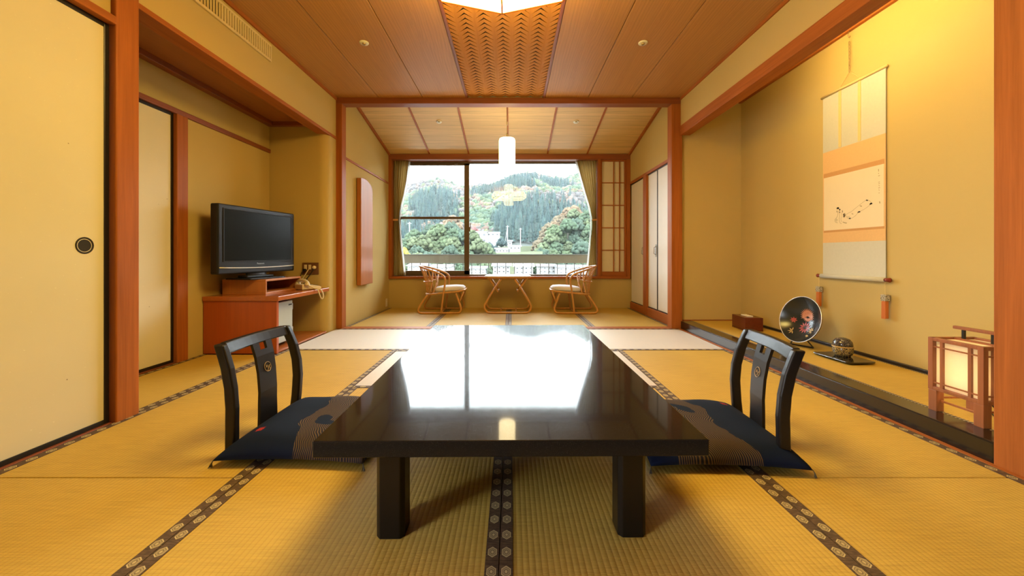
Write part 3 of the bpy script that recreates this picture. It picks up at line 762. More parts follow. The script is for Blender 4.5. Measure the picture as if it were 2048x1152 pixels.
# terraces the buildings stand on
tg = plain('terrace_grass', (.17*K, .19*K, .11*K), .95, .15, .2)
struct('terrace', MB().prism([(-24, GZ), (-24, 4.6), (14, 5.6), (24, 7.2), (24, GZ)], 194, 237, 'y'), tg, 'grassy terrace on the hill carrying the white building', 'terrace')
struct('terrace.001', MB().prism([(-12, GZ), (-12, 1.5), (8, 2.3), (12, 2.3), (12, GZ)], 146, 193.9, 'y'), tg, 'lower terrace carrying the low white buildings', 'terrace')
house_w = plain('white_render', (.40*K, .40*K, .40*K), .9, .05, .5); house_r = plain('grey_roof', (.15*K, .155*K, .17*K), .8, .1, .5); house_r2 = plain('brown_roof', (.14*K, .12*K, .11*K), .8, .1, .5)
house_g = plain('dark_window_glass', (.03, .034, .04), .2, .1, .5)
def house(px, py, Y, wpx, hpx, label, roof='gable', rm=None, floors=2, nw=3, dep=8, group=None, cat='house', gz=GZ):
    x, y_, z = P3(px, py, Y); W = wpx/770*Y; H = hpx/770*Y
    t = thing('house', label, cat, (x, Y, gz), 0, group); z0 = z-gz
    B(-W/2, W/2, 0, dep, 0, z0+H).build('walls', house_w, t)
    if roof == 'gable': MB().prism([(-.6, z0+H), (dep+.6, z0+H), (dep/2, z0+H*1.35)], -W/2-.5, W/2+.5, 'x').build('roof', rm or house_r, t)
    else: B(-W/2-.3, W/2+.3, -.3, dep+.3, z0+H, z0+H+.35).build('roof', rm or house_w, t)
    for f in range(floors):
        for k in range(nw):
            cx = -W/2 + W*(k+.5)/nw; cz = z0+H*(f+.55)/floors; ww = W/nw*.28; wh = H/floors*.22
            o = B(cx-ww, cx+ww, -.12, .2, cz-wh, cz+wh).build('window', M['white_metal'], t)
            B(cx-ww*.85, cx+ww*.85, -.16, .1, cz-wh*.85, cz+wh*.85).build('pane', house_g, o)
    return t
house(963, 488, 196, 22, 24, 'tall white building with four small windows on the hill terrace', 'flat', None, 2, 2, 9, cat='building', gz=4.6)
house(986, 474, 205, 26, 9, 'low white annex joined beside the tall white building', 'flat', None, 1, 3, 8, cat='building', gz=5.0)
house(943, 474, 208, 14, 9, 'small white house left of the tall white building', 'gable', house_r, 1, 2, 7, gz=4.7)
house(1020, 492, 185, 8, 9, 'tiny white house below the grassy terrace', 'gable', house_r, 1, 1, 5, gz=2.0)
house(1004, 506, 150, 26, 8, 'long low white building just above the railing band', 'gable', house_w, 1, 4, 7, gz=1.6)
house(1030, 500, 160, 22, 7, 'white low house right of the long low building', 'gable', house_w, 1, 3, 7, gz=2.0)
for px, py, Y, wp, hp, rm, nm in ((832, 546, 105, 34, 14, house_r, 'grey-roofed white house behind the left rattan chair'), (880, 548, 98, 36, 14, house_r2, 'brown-roofed white house behind the left balusters'),
        (955, 549, 100, 30, 12, house_r, 'white house below the railing next to the mullion'), (1003, 547, 104, 34, 15, house_r, 'grey-roofed white house above the folding table'),
        (1048, 549, 96, 36, 16, house_w, 'all-white house right of the folding table'), (1094, 546, 108, 34, 13, house_r2, 'brown-roofed white house behind the balusters near the right chair'),
        (1136, 549, 98, 36, 14, house_r, 'grey-roofed white house behind the right rattan chair'), (1180, 548, 104, 34, 13, house_w, 'all-white house at the foot of the right curtain')):
    house(px, py, Y, wp, hp, nm, 'gable', rm, 2, 4, 9)
# shrubs between houses
for px, py in ((975, 545), (925, 540), (1072, 540), (1118, 541)):
    x, y_, z = P3(px, py, 118); tree('garden_tree', crownsL[0], x, y_, z-1, .42, 'small garden tree between the white houses below the railing', 'garden trees in the town')
dk = leafy_crown(5, (.045, .068, .068))
for px, py in ((978, 492), (992, 498), (1003, 482), (1024, 500)):
    x, y_, z = P3(px, py, 180); tree('dark_tree', dk, x, y_, z-2, .55, 'dark bluish tree beside the tall white building', 'dark trees by the white building')
polem = plain('pale_pole', (.2, .2, .2), .7, .05, 1)
for px, py, Y, hp, gz, lab in ((819, 472, 170, 28, GZ, 'slim utility pole at the left behind the grove'), (882, 462, 175, 18, GZ, 'short utility pole above the middle of the left grove'),
                           (1015, 468, 215, 17, 5.3, 'pale pole with a slanted stay on the terrace'), (1041, 468, 212, 12, 5.6, 'short pale pole at the right of the terrace')):
    x, y_, z = P3(px, py, Y); H = hp/770*Y+z-gz
    t = thing('utility_pole', lab, 'pole', (x, Y, gz))
    MB().tube([(0,0,-.5), (0,0,H)], .22, 6).build('post', polem, t); B(-.9, .9, -.1, .1, H-.7, H-.5).build('crossarm', polem, t)
    if 'stay' in lab: MB().tube([(-1.6,0,0), (0,0,H-.5)], .15, 6).build('stay', polem, t)
# thin autumn haze over the valley
hz = NT('valley_haze'); hz.t.nodes.remove(hz.b); vsn = hz.n('ShaderNodeVolumeScatter'); vsn.inputs['Color'].default_value = (.86, .93, 1, 1); vsn.inputs['Density'].default_value = HAZE
hz.l(vsn.outputs[0], hz.out.inputs['Volume'])
o = B(-420, 420, 60, 640, -14.9, 260).build('valley_haze', hz.m, None)
tag(o, 'thin bluish haze hanging over the valley', 'haze', None, 'stuff')

# ================================================================== FIXTURES
# ceiling lamp: square shade with bowed sides and raised corners
cl_ = thing('ceiling_lamp', 'large lit paper ceiling lamp with bowed wooden edges', 'ceiling lamp', (-.055, 1.955, 2.33))
hw_, mw = .365, .452
ring = []
for k in range(4):
    a = R(45+90*k); ring.append((hw_*math.sqrt(2)*math.cos(a), hw_*math.sqrt(2)*math.sin(a), .02, .17)); b = R(90+90*k); ring.append((mw*math.cos(b), mw*math.sin(b), 0, .125))
sd = MB(); n = len(ring)
vs_ = [(p[0], p[1], p[2]) for p in ring]+[(p[0]*1.04, p[1]*1.04, p[3]) for p in ring]+[(0, 0, .0), (0, 0, .16)]
sd.add(vs_, [(i, (i+1) % n, n+(i+1) % n, n+i) for i in range(n)]+[((i+1) % n, i, 2*n) for i in range(n)]+[(n+i, n+(i+1) % n, 2*n+1) for i in range(n)])
sd.build('shade', M['lamp_glow'], cl_)
for i in range(n):
    p, q_ = ring[i], ring[(i+1) % n]
    MB().tube([(p[0], p[1], p[2]), (q_[0], q_[1], q_[2])], .007, 6).build('lower_edge', M['wood_x'], cl_)
    MB().tube([(p[0]*1.04, p[1]*1.04, p[3]), (q_[0]*1.04, q_[1]*1.04, q_[3])], .007, 6).build('upper_edge', M['wood_x'], cl_)
    MB().tube([(p[0], p[1], p[2]), (p[0]*1.04, p[1]*1.04, p[3])], .006, 6).build('rib', M['wood_z'], cl_)
    if i % 2: MB().tube([(p[0], p[1], p[2]-.003), (0, 0, -.003)], .006, 6).build('underside_rib', M['wood_x'], cl_)
MB().lathe([(.06, .14), (.06, .25)], 20).build('ceiling_mount', M['white_metal'], cl_)
# pendant
pe = thing('pendant_lamp', 'lit cylindrical paper pendant lamp hanging before the window', 'pendant lamp', (-.047, 4.66, 1.815))
MB().lathe([(0, .004), (.085, .002), (.0965, .01), (.0975, .02), (.0975, .39), (.090, .412), (.02, .425), (0, .426)], 36).build('shade', M['pendant_glow'], pe, smooth=True)
MB().tube([(0, 0, .425), (0, 0, zs(4.66)-1.815)], .0035, 6).build('cord', M['brass'], pe)
MB().lathe([(.013, .425), (.013, .47), (.006, .48)], 12).build('cap', M['brass'], pe)
MB().lathe([(.009, .58), (.009, .62)], 10).build('cord_adjuster', M['ivory'], pe)
MB().lathe([(.03, zs(4.66)-1.815-.02), (.035, zs(4.66)-1.815+.006)], 16).build('ceiling_rose', M['wood_x'], pe)
# fluorescent tube hidden behind the alcove lintel
dl = thing('tube_lamp', 'fluorescent tube lamp behind the display alcove lintel', 'lamp', (2.07, 2.55, 2.44))
MB().tube([(0, -.60, 0), (0, .60, 0)], .014, 12).build('tube', emit('tube_glow', (1, .76, .30), 95), dl, smooth=True)
B(-.03, .03, -.65, .65, .028, .06).build('housing', M['white_metal'], dl, .004)
B(-.012, .012, -.02, .02, .06, .126).build('hanger', M['white_metal'], dl)
for sy in (-1, 1): B(-.015, .015, sy*.612-.012, sy*.612+.012, -.018, .03).build('holder', M['white_metal'], dl, .003)
# sprinklers
def sprink(x, y, z, label, tilt=0):
    t = thing('sprinkler', label, 'sprinkler', (x, y, z)); t.rotation_euler[0] = tilt
    MB().lathe([(.014, -.004), (.034, -.006), (.038, 0), (.038, .004)], 24).build('escutcheon', M['white_metal'], t, smooth=True)
    MB().lathe([(0, -.014), (.012, -.014), (.014, -.004), (.014, 0)], 12).build('head', M['brass'], t)
def ceil_pt(px, py, z): Y = (z-CAMZ)*770/(510.5-py); return (px-1022)/770*Y, Y
x, y_ = ceil_pt(728, 85, ZC); sprink(x, y_, ZC-.004, 'round sprinkler set in the left boards of the main ceiling')
x, y_ = ceil_pt(1286, 85, ZC); sprink(x, y_, ZC-.004, 'round sprinkler set in the right boards of the main ceiling')
def slope_pt(px, py):
    k = (510.5-py)/770; Y = (2.39+.2126*6-CAMZ)/(k+.2126); return (px-1022)/770*Y, Y
for px, s in ((878, 'left'), (1152, 'right')):
    x, y_ = slope_pt(px, 243); sprink(x, y_, zs(y_)-.004, 'round white sprinkler on the sloping ceiling, %s of the pendant lamp' % s, -math.atan(.2126))
# slot diffuser in the sloping ceiling
x, y_ = slope_pt(1163, 206)
sv = thing('slot_vent', 'slim slot air vent in the sloping ceiling behind the beam', 'vent', (x, y_, zs(y_))); sv.rotation_euler[0] = -math.atan(.2126)
for a in ((-.16, .16, -.03, -.022), (-.16, .16, .022, .03)): B(a[0], a[1], a[2], a[3], -.008, .002).build('frame', M['ivory'], sv)
for a in ((-.16, -.152), (.152, .16)): B(a[0], a[1], -.022, .022, -.008, .002).build('frame', M['ivory'], sv)
B(-.152, .152, -.022, .022, -.003, .001).build('slot', M['wood_dark_x'], sv)
# wall air grille
gr = thing('air_vent', 'long cream air vent grille high on the left wall', 'vent', (-1.949, 2.55, 2.45))
GL = .55
B(-.002, .002, -GL, GL, -.05, .05).build('cavity', M['dark'], gr)
for a in ((-GL-.015, GL+.015, -.068, -.05), (-GL-.015, GL+.015, .05, .068)): B(0, .014, a[0], a[1], a[2], a[3]).build('frame_bar', M['grille'], gr, .002)
for a in ((-GL-.015, -GL), (GL, GL+.015)): B(0, .014, a[0], a[1], -.05, .05).build('frame_bar', M['grille'], gr, .002)
slm = MB().box(.001, .012, -.0075, .0075, -.05, .05).mesh('slat'); slm.materials.append(M['grille'])
for i in range(44):
    yy = -GL+.0125+i*.025
    o = bpy.data.objects.new('slat', slm); C.objects.link(o); o.parent = gr; o.location = (0, yy, 0); o.rotation_euler[2] = R(55) if yy < .02 else R(-8)
# hung board on the bay wall
hb = thing('wall_board', 'tall arched cherry wood board hung on the window bay wall', 'wall board', (-1.9, 4.72, .45))
pts = [(0, 0), (.40, 0), (.40, 1.22)] + [(.40-.40*i/10, 1.22+.115*math.sin(PI*(.12+.55*i/10))/1.0) for i in range(1, 11)]
MB().prism(pts, 0.008, .062, 'x').build('panel', wood('cherry_board', (.43, .155, .045), 'z', .42, .15, spec=.3), hb, .005)
B(.002, .03, .06, .34, .1, 1.1).build('mounting_batten', M['wood_dark_y'], hb)
ol = thing('wall_outlet', 'small ivory wall outlet low in the window bay corner', 'outlet', (-1.9, 5.86, .10))
B(0, .008, -.035, .035, -.06, .06).build('plate', M['ivory'], ol, .003); B(.008, .010, -.012, .012, -.025, .025).build('socket', M['white_metal'], ol, .001)

# curtains
def curtain(name, label, x_out, sgn, edge, npl, tie_z):
    t = thing(name, label, 'curtain', (x_out, 6.06, .50))
    Z = [e[0] for e in edge]; Wd = [e[1] for e in edge]
    nz, nu = 48, 96
    def sheet(extra, yoff, amp, mat, nm, u0=0):
        vs, fs, st = [], [], []
        for j in range(nz+1):
            z = Z[0]+(Z[-1]-Z[0])*j/nz; wd = float(np.interp(z, Z, Wd))+extra
            for i in range(nu+1):
                u = u0+(1-u0)*i/nu; ph = 2*PI*npl*u
                vs.append((sgn*wd*u, yoff+amp*math.sin(ph)*(1 if wd > .15 else .8), z)); st.append(u*4)
        for j in range(nz):
            for i in range(nu):
                a = j*(nu+1)+i; fs.append((a, a+1, a+nu+2, a+nu+1))
        me = bpy.data.meshes.new(nm); me.from_pydata(vs, [], fs); me.update()
        at = me.attributes.new('stripe', 'FLOAT', 'POINT'); at.data.foreach_set('value', st)
        me.polygons.foreach_set('use_smooth', [True]*len(me.polygons)); me.materials.append(mat)
        o = bpy.data.objects.new(nm, me); C.objects.link(o); o.parent = t
        return o
    sheet(0, 0, .018, M['curtain'], 'drape'); sheet(.022, .034, .012, M['lining'], 'lining', .8)
    wt = float(np.interp(tie_z, Z, Wd))
    a, b = sorted((-.004*sgn, sgn*(wt+.004)))
    B(a, b, -.026, -.021, tie_z-.015, tie_z+.015).build('tieback', M['scroll_brown'], t, .002)
    return t
m_ = 6.06/770
def edgeL(ys): return [((510.5-yy)*m_+CAMZ-.5, wpx*m_) for yy, wpx in ys]
curtain('curtain', 'gold pleated curtain gathered at the left side of the window', (787-1022)*m_, 1, edgeL([(551, 21), (520, 18), (480, 13), (440, 9.5), (420, 12), (390, 20), (360, 26), (335, 29), (319, 30)]), 6, (510.5-440)*m_+CAMZ-.5)
curtain('curtain', 'gold pleated curtain gathered at the right side of the window', (1193-1022)*m_, -1, edgeL([(551, 17), (530, 16), (500, 13), (455, 9), (435, 9), (415, 13), (385, 22), (350, 32), (319, 40)]), 7, (510.5-440)*m_+CAMZ-.5)

# ================================================================== FURNITURE
# low lacquer table
lt = thing('low_table', 'long low black lacquer table with a mirror-like speckled top', 'table', (-.006, 1.93, 0), R(.55))
TX, TY = .545, .875
B(-TX, TX, -TY, TY, .266, .312).build('table_top', M['table'], lt, .004, 3)
B(-TX+.09, TX-.09, -TY+.09, TY-.09, .245, .266).build('apron', M['table_side'], lt)
for sx in (-1, 1):
    for sy in (-1, 1):
        cx, cyy = sx*.352, sy*(TY-.10)
        a = .041
        pts = [(-a, -a+.012), (-a+.012, -a), (a-.012, -a), (a, -a+.012), (a, a-.012), (a-.012, a), (-a+.012, a), (-a, a-.012)]
        MB().prism([(cx+p[0], cyy+p[1]) for p in pts], 0, .25).build('leg', M['table_side'], lt, .002)

# floor chairs (zaisu)
def zx(z):   # backward lean of the back, local x
    return float(np.interp(z, [0, .10, .20, .28, .36, .42, .47], [-.008, 0, .004, -.002, -.020, -.042, -.064]))
def make_zaisu():
    t = thing('floor_chair', '', 'floor chair')
    B(-.02, .42, -.215, .215, .004, .026).build('seat', M['chair_black'], t, .006)
    zz = [0.0, .05, .10, .15, .20, .24, .28, .32, .36, .40, .43, .455]
    for s in (-1, 1):
        mb = MB(); vs = []
        for z in zz:
            x = zx(z); wy = .017; cyy = s*(.208+.012*math.sin(PI*z/.455))
            for dx, dy in ((-.021, -wy), (.021, -wy), (.021, wy), (-.021, wy)): vs.append((x+dx, cyy+dy, z))
        fs = []
        for i in range(len(zz)-1):
            for k in range(4): fs.append((i*4+k, i*4+(k+1) % 4, (i+1)*4+(k+1) % 4, (i+1)*4+k))
        fs += [(3, 2, 1, 0), tuple((len(zz)-1)*4+k for k in range(4))]
        mb.add(vs, fs).build('stile', M['chair_black'], t, .008, 3)
    # crest rail, slightly bowed backward
    vs, fs = [], []; N = 10
    for i in range(N+1):
        yv = -.195+.39*i/N; bow = -.016*math.cos(PI*(i/N-.5))
        for dx, z in ((.014, .412), (.014+zx(.458)-zx(.412), .458), (-.014+zx(.458)-zx(.412), .458), (-.014, .412)): vs.append((zx(.415)+dx+bow, yv, z))
    for i in range(N):
        for k in range(4): fs.append((i*4+k, i*4+(k+1) % 4, (i+1)*4+(k+1) % 4, (i+1)*4+k))
    fs += [(3, 2, 1, 0), tuple(N*4+k for k in range(4))]
    MB().add(vs, fs).build('crest_rail', M['chair_black'], t, .006, 2)
    # splat with hand notch at its top
    zz = [0.015, .06, .10, .15, .20, .25, .29, .33, .36, .385, .418]
    def hwid(z): return .062-.006*math.sin(PI*z/.43)
    ycol = lambda z: [-hwid(z), -.022, .022, hwid(z)]
    vs, fs = [], []
    for z in zz:
        for yv in ycol(z): vs.append((zx(z)+.006-.012*math.sin(PI*z/.42), yv, z))
    for i in range(len(zz)-1):
        for k in range(3):
            if k == 1 and i == len(zz)-2: continue
            fs.append((i*4+k, i*4+k+1, (i+1)*4+k+1, (i+1)*4+k))
    sp = MB().add(vs, fs).build('splat', M['chair_black'], t, solid=.012)
    zc = .305; X = zx(zc)+.006-.012*math.sin(PI*zc/.42)+.0085
    em = MB(); rr = .021
    ps = [(0, rr*math.cos(a), rr*math.sin(a)) for a in [2*PI*i/28 for i in range(28)]]
    tilt = lambda p: (X+p[0]-.22*p[2], p[1], zc+p[2])
    em.tube([tilt(p) for p in ps], .0014, 5, True)
    em.tube([tilt((0, -.006, -.020)), tilt((0, .008, .002))], .0014, 5)
    for k in range(5):
        a = 2*PI*k/5; em.tube([tilt((0, -.006, .003)), tilt((0, -.006+.007*math.cos(a), .003+.007*math.sin(a)))], .0014, 5)
    for p in ((.009, -.003), (.012, .003), (.010, -.010)): em.tube([tilt((0, p[0]-.002, p[1])), tilt((0, p[0]+.002, p[1]))], .002, 5)
    em.build('emblem', M['gold_print'], sp)
    return t
z1 = make_zaisu(); z1.location = (-1.125, 1.785, 0); z1.rotation_euler[2] = R(-3)
z1['label'] = 'black lacquered legless chair at the left side of the low table'; z1['group'] = 'legless floor chairs at the table'
z2 = copy_tree(z1); z2.location = (1.085, 1.70, 0); z2.rotation_euler[2] = R(180-9); z2['label'] = 'black lacquered legless chair at the right side of the low table'
def make_cushion():
    t = thing('floor_cushion', '', 'cushion'); a = .295; N = 28
    vs, fs = [], []; idx = {}
    def g(u): return math.copysign(1-(1-abs(u))**1.35, u)
    for side in (1, -1):
        for j in range(N+1):
            for i in range(N+1):
                u = g(-1+2*i/N); v = g(-1+2*j/N)
                edge = abs(u) > .9999 or abs(v) > .9999
                if side < 0 and edge: continue
                tk = (max(0, (1-u**4))*max(0, (1-v**4)))**.45
                x = a*u*(1-.045*(1-v*v)*abs(u)**3); yv = a*v*(1-.045*(1-u*u)*abs(v)**3)
                z = .050 - .016*max(abs(u), abs(v))**8 - .006*(u*u*v*v) + side*(.052 if side > 0 else .020)*tk
                if side > 0: z += .004*math.sin(7*u+2*v)*tk
                idx[(side, i, j)] = len(vs); vs.append((x, yv, z))
    gi = lambda s, i, j: idx[(s, i, j)] if (s, i, j) in idx else idx[(1, i, j)]
    for side in (1, -1):
        for j in range(N):
            for i in range(N):
                f = (gi(side, i, j), gi(side, i+1, j), gi(side, i+1, j+1), gi(side, i, j+1)); fs.append(f if side > 0 else f[::-1])
    MB().add(vs, fs).build('cover', M['cushion'], t, smooth=True)
    for sx in (-1, 1):
        for sy in (-1, 1):
            mb = MB()
            for k in range(9):
                dx, dy = random.uniform(-.006, .006), random.uniform(-.006, .006)
                p = (sx*a*.992, sy*a*.992, .029)
                mb.tube([p, (p[0]+sx*.004+dx*.3, p[1]+sy*.004+dy*.3, .018), (p[0]+sx*.006+dx, p[1]+sy*.006+dy, .004)], .0012, 4)
            mb.build('tassel', plain('dark_tassel', (.07, .06, .04), .8, .2), t)
    return t
c1 = make_cushion(); c1.location = (-.845, 1.765, 0); c1.rotation_euler[2] = R(-2)
c1['label'] = 'navy wave-patterned cushion on the chair at the left of the table'; c1['group'] = 'navy floor cushions'
c2 = copy_tree(c1); c2.location = (.835, 1.725, 0); c2.rotation_euler[2] = R(180-3); c2['label'] = 'navy wave-patterned cushion on the chair at the right of the table'

# rattan armchairs
def make_rattan():
    t = thing('rattan_armchair', '', 'armchair')
    rt = M['rattan']; hy = .235
    for s in (-1, 1):
        p = spline([(-.190, s*(hy-.03), .262), (-.255, s*(hy-.01), .17), (-.312, s*hy, .070), (-.300, s*hy, .026), (-.255, s*hy, .015), (0, s*hy, .015), (.215, s*hy, .015), (.262, s*hy, .028), (.280, s*hy, .075), (.248, s*(hy-.01), .175), (.205, s*(hy-.02), .285)], 5)
        MB().tube(p, .0145, 8).build('base_loop', rt, t, smooth=True)
        MB().tube([(.258, s*(hy-.005), .165), (.312, s*(hy-.045), .31)], .011, 8).build('front_brace', rt, t, smooth=True)
    hp = [(.004, hy, .02), (.022, hy+.002, .18), (.046, hy+.004, .355), (.060, hy+.004, .45), (.048, hy+.004, .515), (-.005, hy+.002, .558), (-.118, hy-.004, .600), (-.235, hy-.05, .637), (-.310, hy-.13, .658), (-.338, 0, .665)]
    full = hp + [(x, -y, z) for x, y, z in hp[-2::-1]]
    full = spline(full, 5)
    MB().tube(full, .0135, 8).build('arm_hoop', rt, t, smooth=True)
    # seat frame
    sf = [(.318, -.17, .325), (.325, 0, .328), (.318, .17, .325), (.20, .215, .308), (0, .222, .290), (-.15, .20, .272), (-.225, .10, .268), (-.235, 0, .268), (-.225, -.10, .268), (-.15, -.20, .272), (0, -.222, .290), (.20, -.215, .308)]
    sf = spline(sf+[sf[0]], 4)[:-1]
    MB().tube(sf, .0135, 8, True).build('seat_frame', rt, t, smooth=True)
    # spindles between the seat frame and the hoop
    def hoop_at(k): return Vector(full[k])
    nmid = len(full)//2
    angs = [-16, -12, -9, -7, -5, -3, -1, 1, 3, 5, 7, 9, 12, 16]
    for k in angs:
        top = hoop_at(nmid+k); f = k/16
        bot = Vector((-.235+.12*abs(f)**2.2, .20*f, .272+.01*abs(f)))
        wide = abs(k) in (12, 16)
        mid = (top+bot)/2 + Vector((.018, 0, 0))
        MB().tube(spline([bot, mid, top], 4), .011 if wide else .0055, 6).build('spindle', rt, t, smooth=True)
    rg = [(-.118+.0, .205, .455), (-.20, .165, .447), (-.262, .09, .44), (-.275, 0, .44), (-.262, -.09, .44), (-.20, -.165, .447), (-.118, -.205, .455)]
    MB().tube(spline(rg, 4), .006, 6).build('back_ring', rt, t, smooth=True)
    MB().tube([(.004, -hy, .018), (.004, hy, .018)], .011, 8).build('floor_stretcher', rt, t, smooth=True)
    # cushion
    N = 20; vs, fs = [], []
    for i in range(N+1):
        for j in range(N+1):
            pass
    mb = MB(); prof = [(0, .0), (.9, .0), (1.0, .022), (.985, .048), (.85, .068), (.5, .080), (0, .083)]
    n = 36
    for (r, z) in prof:
        for k in range(n):
            a = 2*PI*k/n; ca, sa = math.cos(a), math.sin(a)
            e = .62; sx = math.copysign(abs(ca)**e, ca); sy = math.copysign(abs(sa)**e, sa)
            x = .100+.222*r*sx; yv = .195*r*sy
            vs.append((x, yv, .302+z+.055*(x-.05)))
    for i in range(len(prof)-1):
        for k in range(n): fs.append((i*n+k, i*n+(k+1) % n, (i+1)*n+(k+1) % n, (i+1)*n+k))
    MB().add(vs, fs).build('seat_cushion', M['seat_white'], t, smooth=True)
    return t
r1 = make_rattan(); r1.location = (-.985, 5.60, 0); r1.rotation_euler[2] = R(2)
r1['label'] = 'rattan armchair with pale cushion left of the folding table'; r1['group'] = 'rattan armchairs by the window'
r2 = copy_tree(r1); r2.location = (.895, 5.60, 0); r2.rotation_euler[2] = R(180-2); r2['label'] = 'rattan armchair with pale cushion right of the folding table'
# rattan table
rt = thing('rattan_table', 'small rattan side table with crossed bent legs under the window', 'side table', (-.045, 5.60, 0))
top = MB(); n = 40
op = [(.332*math.copysign(abs(math.cos(2*PI*k/n))**.45, math.cos(2*PI*k/n)), .25*math.copysign(abs(math.sin(2*PI*k/n))**.45, math.sin(2*PI*k/n))) for k in range(n)]
top.prism(op, .503, .527).build('table_top', wood('table_top_wood', (.56, .30, .10), 'x', .3), rt, .005)
B(-.285, .285, -.20, .20, .484, .503).build('apron', M['rattan'], rt, .004)
for s in (-1, 1):
    yv = s*.205
    p = [(-.095, yv, .484), (-.19, yv, .345), (-.305, yv, .155), (-.325, yv, .095), (-.305, yv, .045), (-.255, yv, .016), (0, yv, .014), (.255, yv, .016), (.305, yv, .045), (.325, yv, .095), (.305, yv, .155), (.19, yv, .345), (.095, yv, .484)]
    MB().tube(spline(p, 5), .014, 8).build('leg_loop', M['rattan'], rt, smooth=True)
    for q_ in (-1, 1):
        MB().tube([(q_*.265, yv-s*.03, .488), (q_*.135, yv-s*.03, .305)], .012, 8).build('brace', M['rattan'], rt, smooth=True)
for x in (-.10, .12): MB().tube([(x, -.205, .018), (x, .205, .018)], .010, 8).build('floor_stretcher', M['rattan'], rt, smooth=True)
for x in (-.138, .138): MB().tube([(x, -.18, .31), (x, .18, .31)], .010, 8).build('cross_bar', M['rattan'], rt, smooth=True)

# TV cabinet
cb = thing('television_cabinet', 'red-stained wooden cabinet desk in the television alcove', 'cabinet', (0, 0, 0))
B(-2.555, -1.945, 3.195, 3.225, .002, .44).build('side_panel', M['wood_red'], cb, .002)
B(-2.555, -1.925, 3.185, 4.075, .44, .478).build('desk_top', M['wood_redtop'], cb, .004)
B(-2.555, -1.955, 3.225, 4.075, .002, .018).build('base_board', M['wood_redtop'], cb)
B(-2.558, -2.535, 3.225, 4.075, .018, .44).build('back_panel', M['wood_red'], cb)
# fridge
fg = thing('mini_fridge', 'pale grey mini fridge tucked under the desk', 'fridge', (-2.26, 3.42, .018))
B(-.24, .20, -.17, .16, .012, .39).build('body', M['dark'], fg, .006)
dr = B(.20, .235, -.17, .15, .03, .388).build('door', M['fridge'], fg, .006)
B(.235, .2365, .085, .135, .345, .358).build('badge', M['handle_dark'], dr)
for z in (.085, .30): B(.185, .23, .152, .166, z, z+.055).build('hinge', M['steel'], fg, .002)
for sx in (-.2, .16):
    for sy in (-.13, .12): MB().lathe([(.015, 0), (.015, .014)], 12, Matrix.Translation((sx, sy, 0))).build('foot', M['dark'], fg)
# riser box
bx_ = thing('riser_box', 'open-fronted beech riser box under the television', 'shelf box', (-2.33, 3.64, .478))
B(-.19, .19, -.28, .28, .112, .13).build('top_panel', M['wood_box'], bx_, .002); B(-.19, .19, -.28, .28, 0, .016).build('bottom_panel', M['wood_box'], bx_, .002)
B(-.19, .19, -.28, -.264, .016, .112).build('side_panel', M['wood_box'], bx_, .002); B(-.19, .19, .264, .28, .016, .112).build('side_panel', M['wood_box'], bx_, .002)
B(-.19, -.178, -.264, .264, .016, .112).build('back_panel', M['wood_box'], bx_)
# television
tv = thing('television', 'black flat-screen television with silver lower strip', 'television', (-2.315, 3.50, .608), R(80.5))
W2 = .425
B(-W2, W2, -.045, .03, .056, .632).build('housing', M['plastic_black'], tv, .012, 3)
B(-W2+.08, W2-.08, .03, .075, .12, .56).build('rear_cover', M['plastic_black'], tv, .02, 3)
B(-W2+.055, W2-.055, -.0475, -.044, .165, .590).build('screen', M['screen'], tv, .001)
for a in ((-W2+.045, W2-.045, .590, .598), (-W2+.045, W2-.045, .157, .165)): B(a[0], a[1], -.050, -.044, a[2], a[3]).build('bezel', M['plastic_black'], tv, .002)
for a in ((-W2+.045, -W2+.055), (W2-.055, W2-.045)): B(a[0], a[1], -.050, -.044, .165, .590).build('bezel', M['plastic_black'], tv, .002)
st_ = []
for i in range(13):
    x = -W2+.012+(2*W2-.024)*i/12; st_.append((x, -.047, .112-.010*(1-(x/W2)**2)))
MB().tube(st_, .0045, 6).build('silver_glint_strip', M['silver'], tv, smooth=True)
MB().lathe([(.0, .004), (.05, .004), (.05, .06)], 20, Matrix.Diagonal((2.2, .6, 1, 1))).build('neck', M['plastic_black'], tv, smooth=False)
B(-.20, .20, -.13, .12, 0, .014).build('stand_base', M['plastic_black'], tv, .006, 3)
B(-.15, .15, -.05, .05, .014, .034).build('stand_collar', M['plastic_black'], tv, .008, 3)
tc = bpy.data.curves.new('brand', 'FONT'); tc.body = 'Panasonic'; tc.size = .021; tc.extrude = .0004; tc.align_x = 'CENTER'
to = bpy.data.objects.new('tmp', tc); C.objects.link(to)
dg = bpy.context.evaluated_depsgraph_get(); tm = bpy.data.meshes.new_from_object(to.evaluated_get(dg)); bpy.data.objects.remove(to)
tm.materials.clear(); tm.materials.append(M['steel'])
to = bpy.data.objects.new('brand_lettering', tm); C.objects.link(to); to.parent = tv; to.location = (0, -.0458, .132); to.rotation_euler = (R(90), 0, 0)
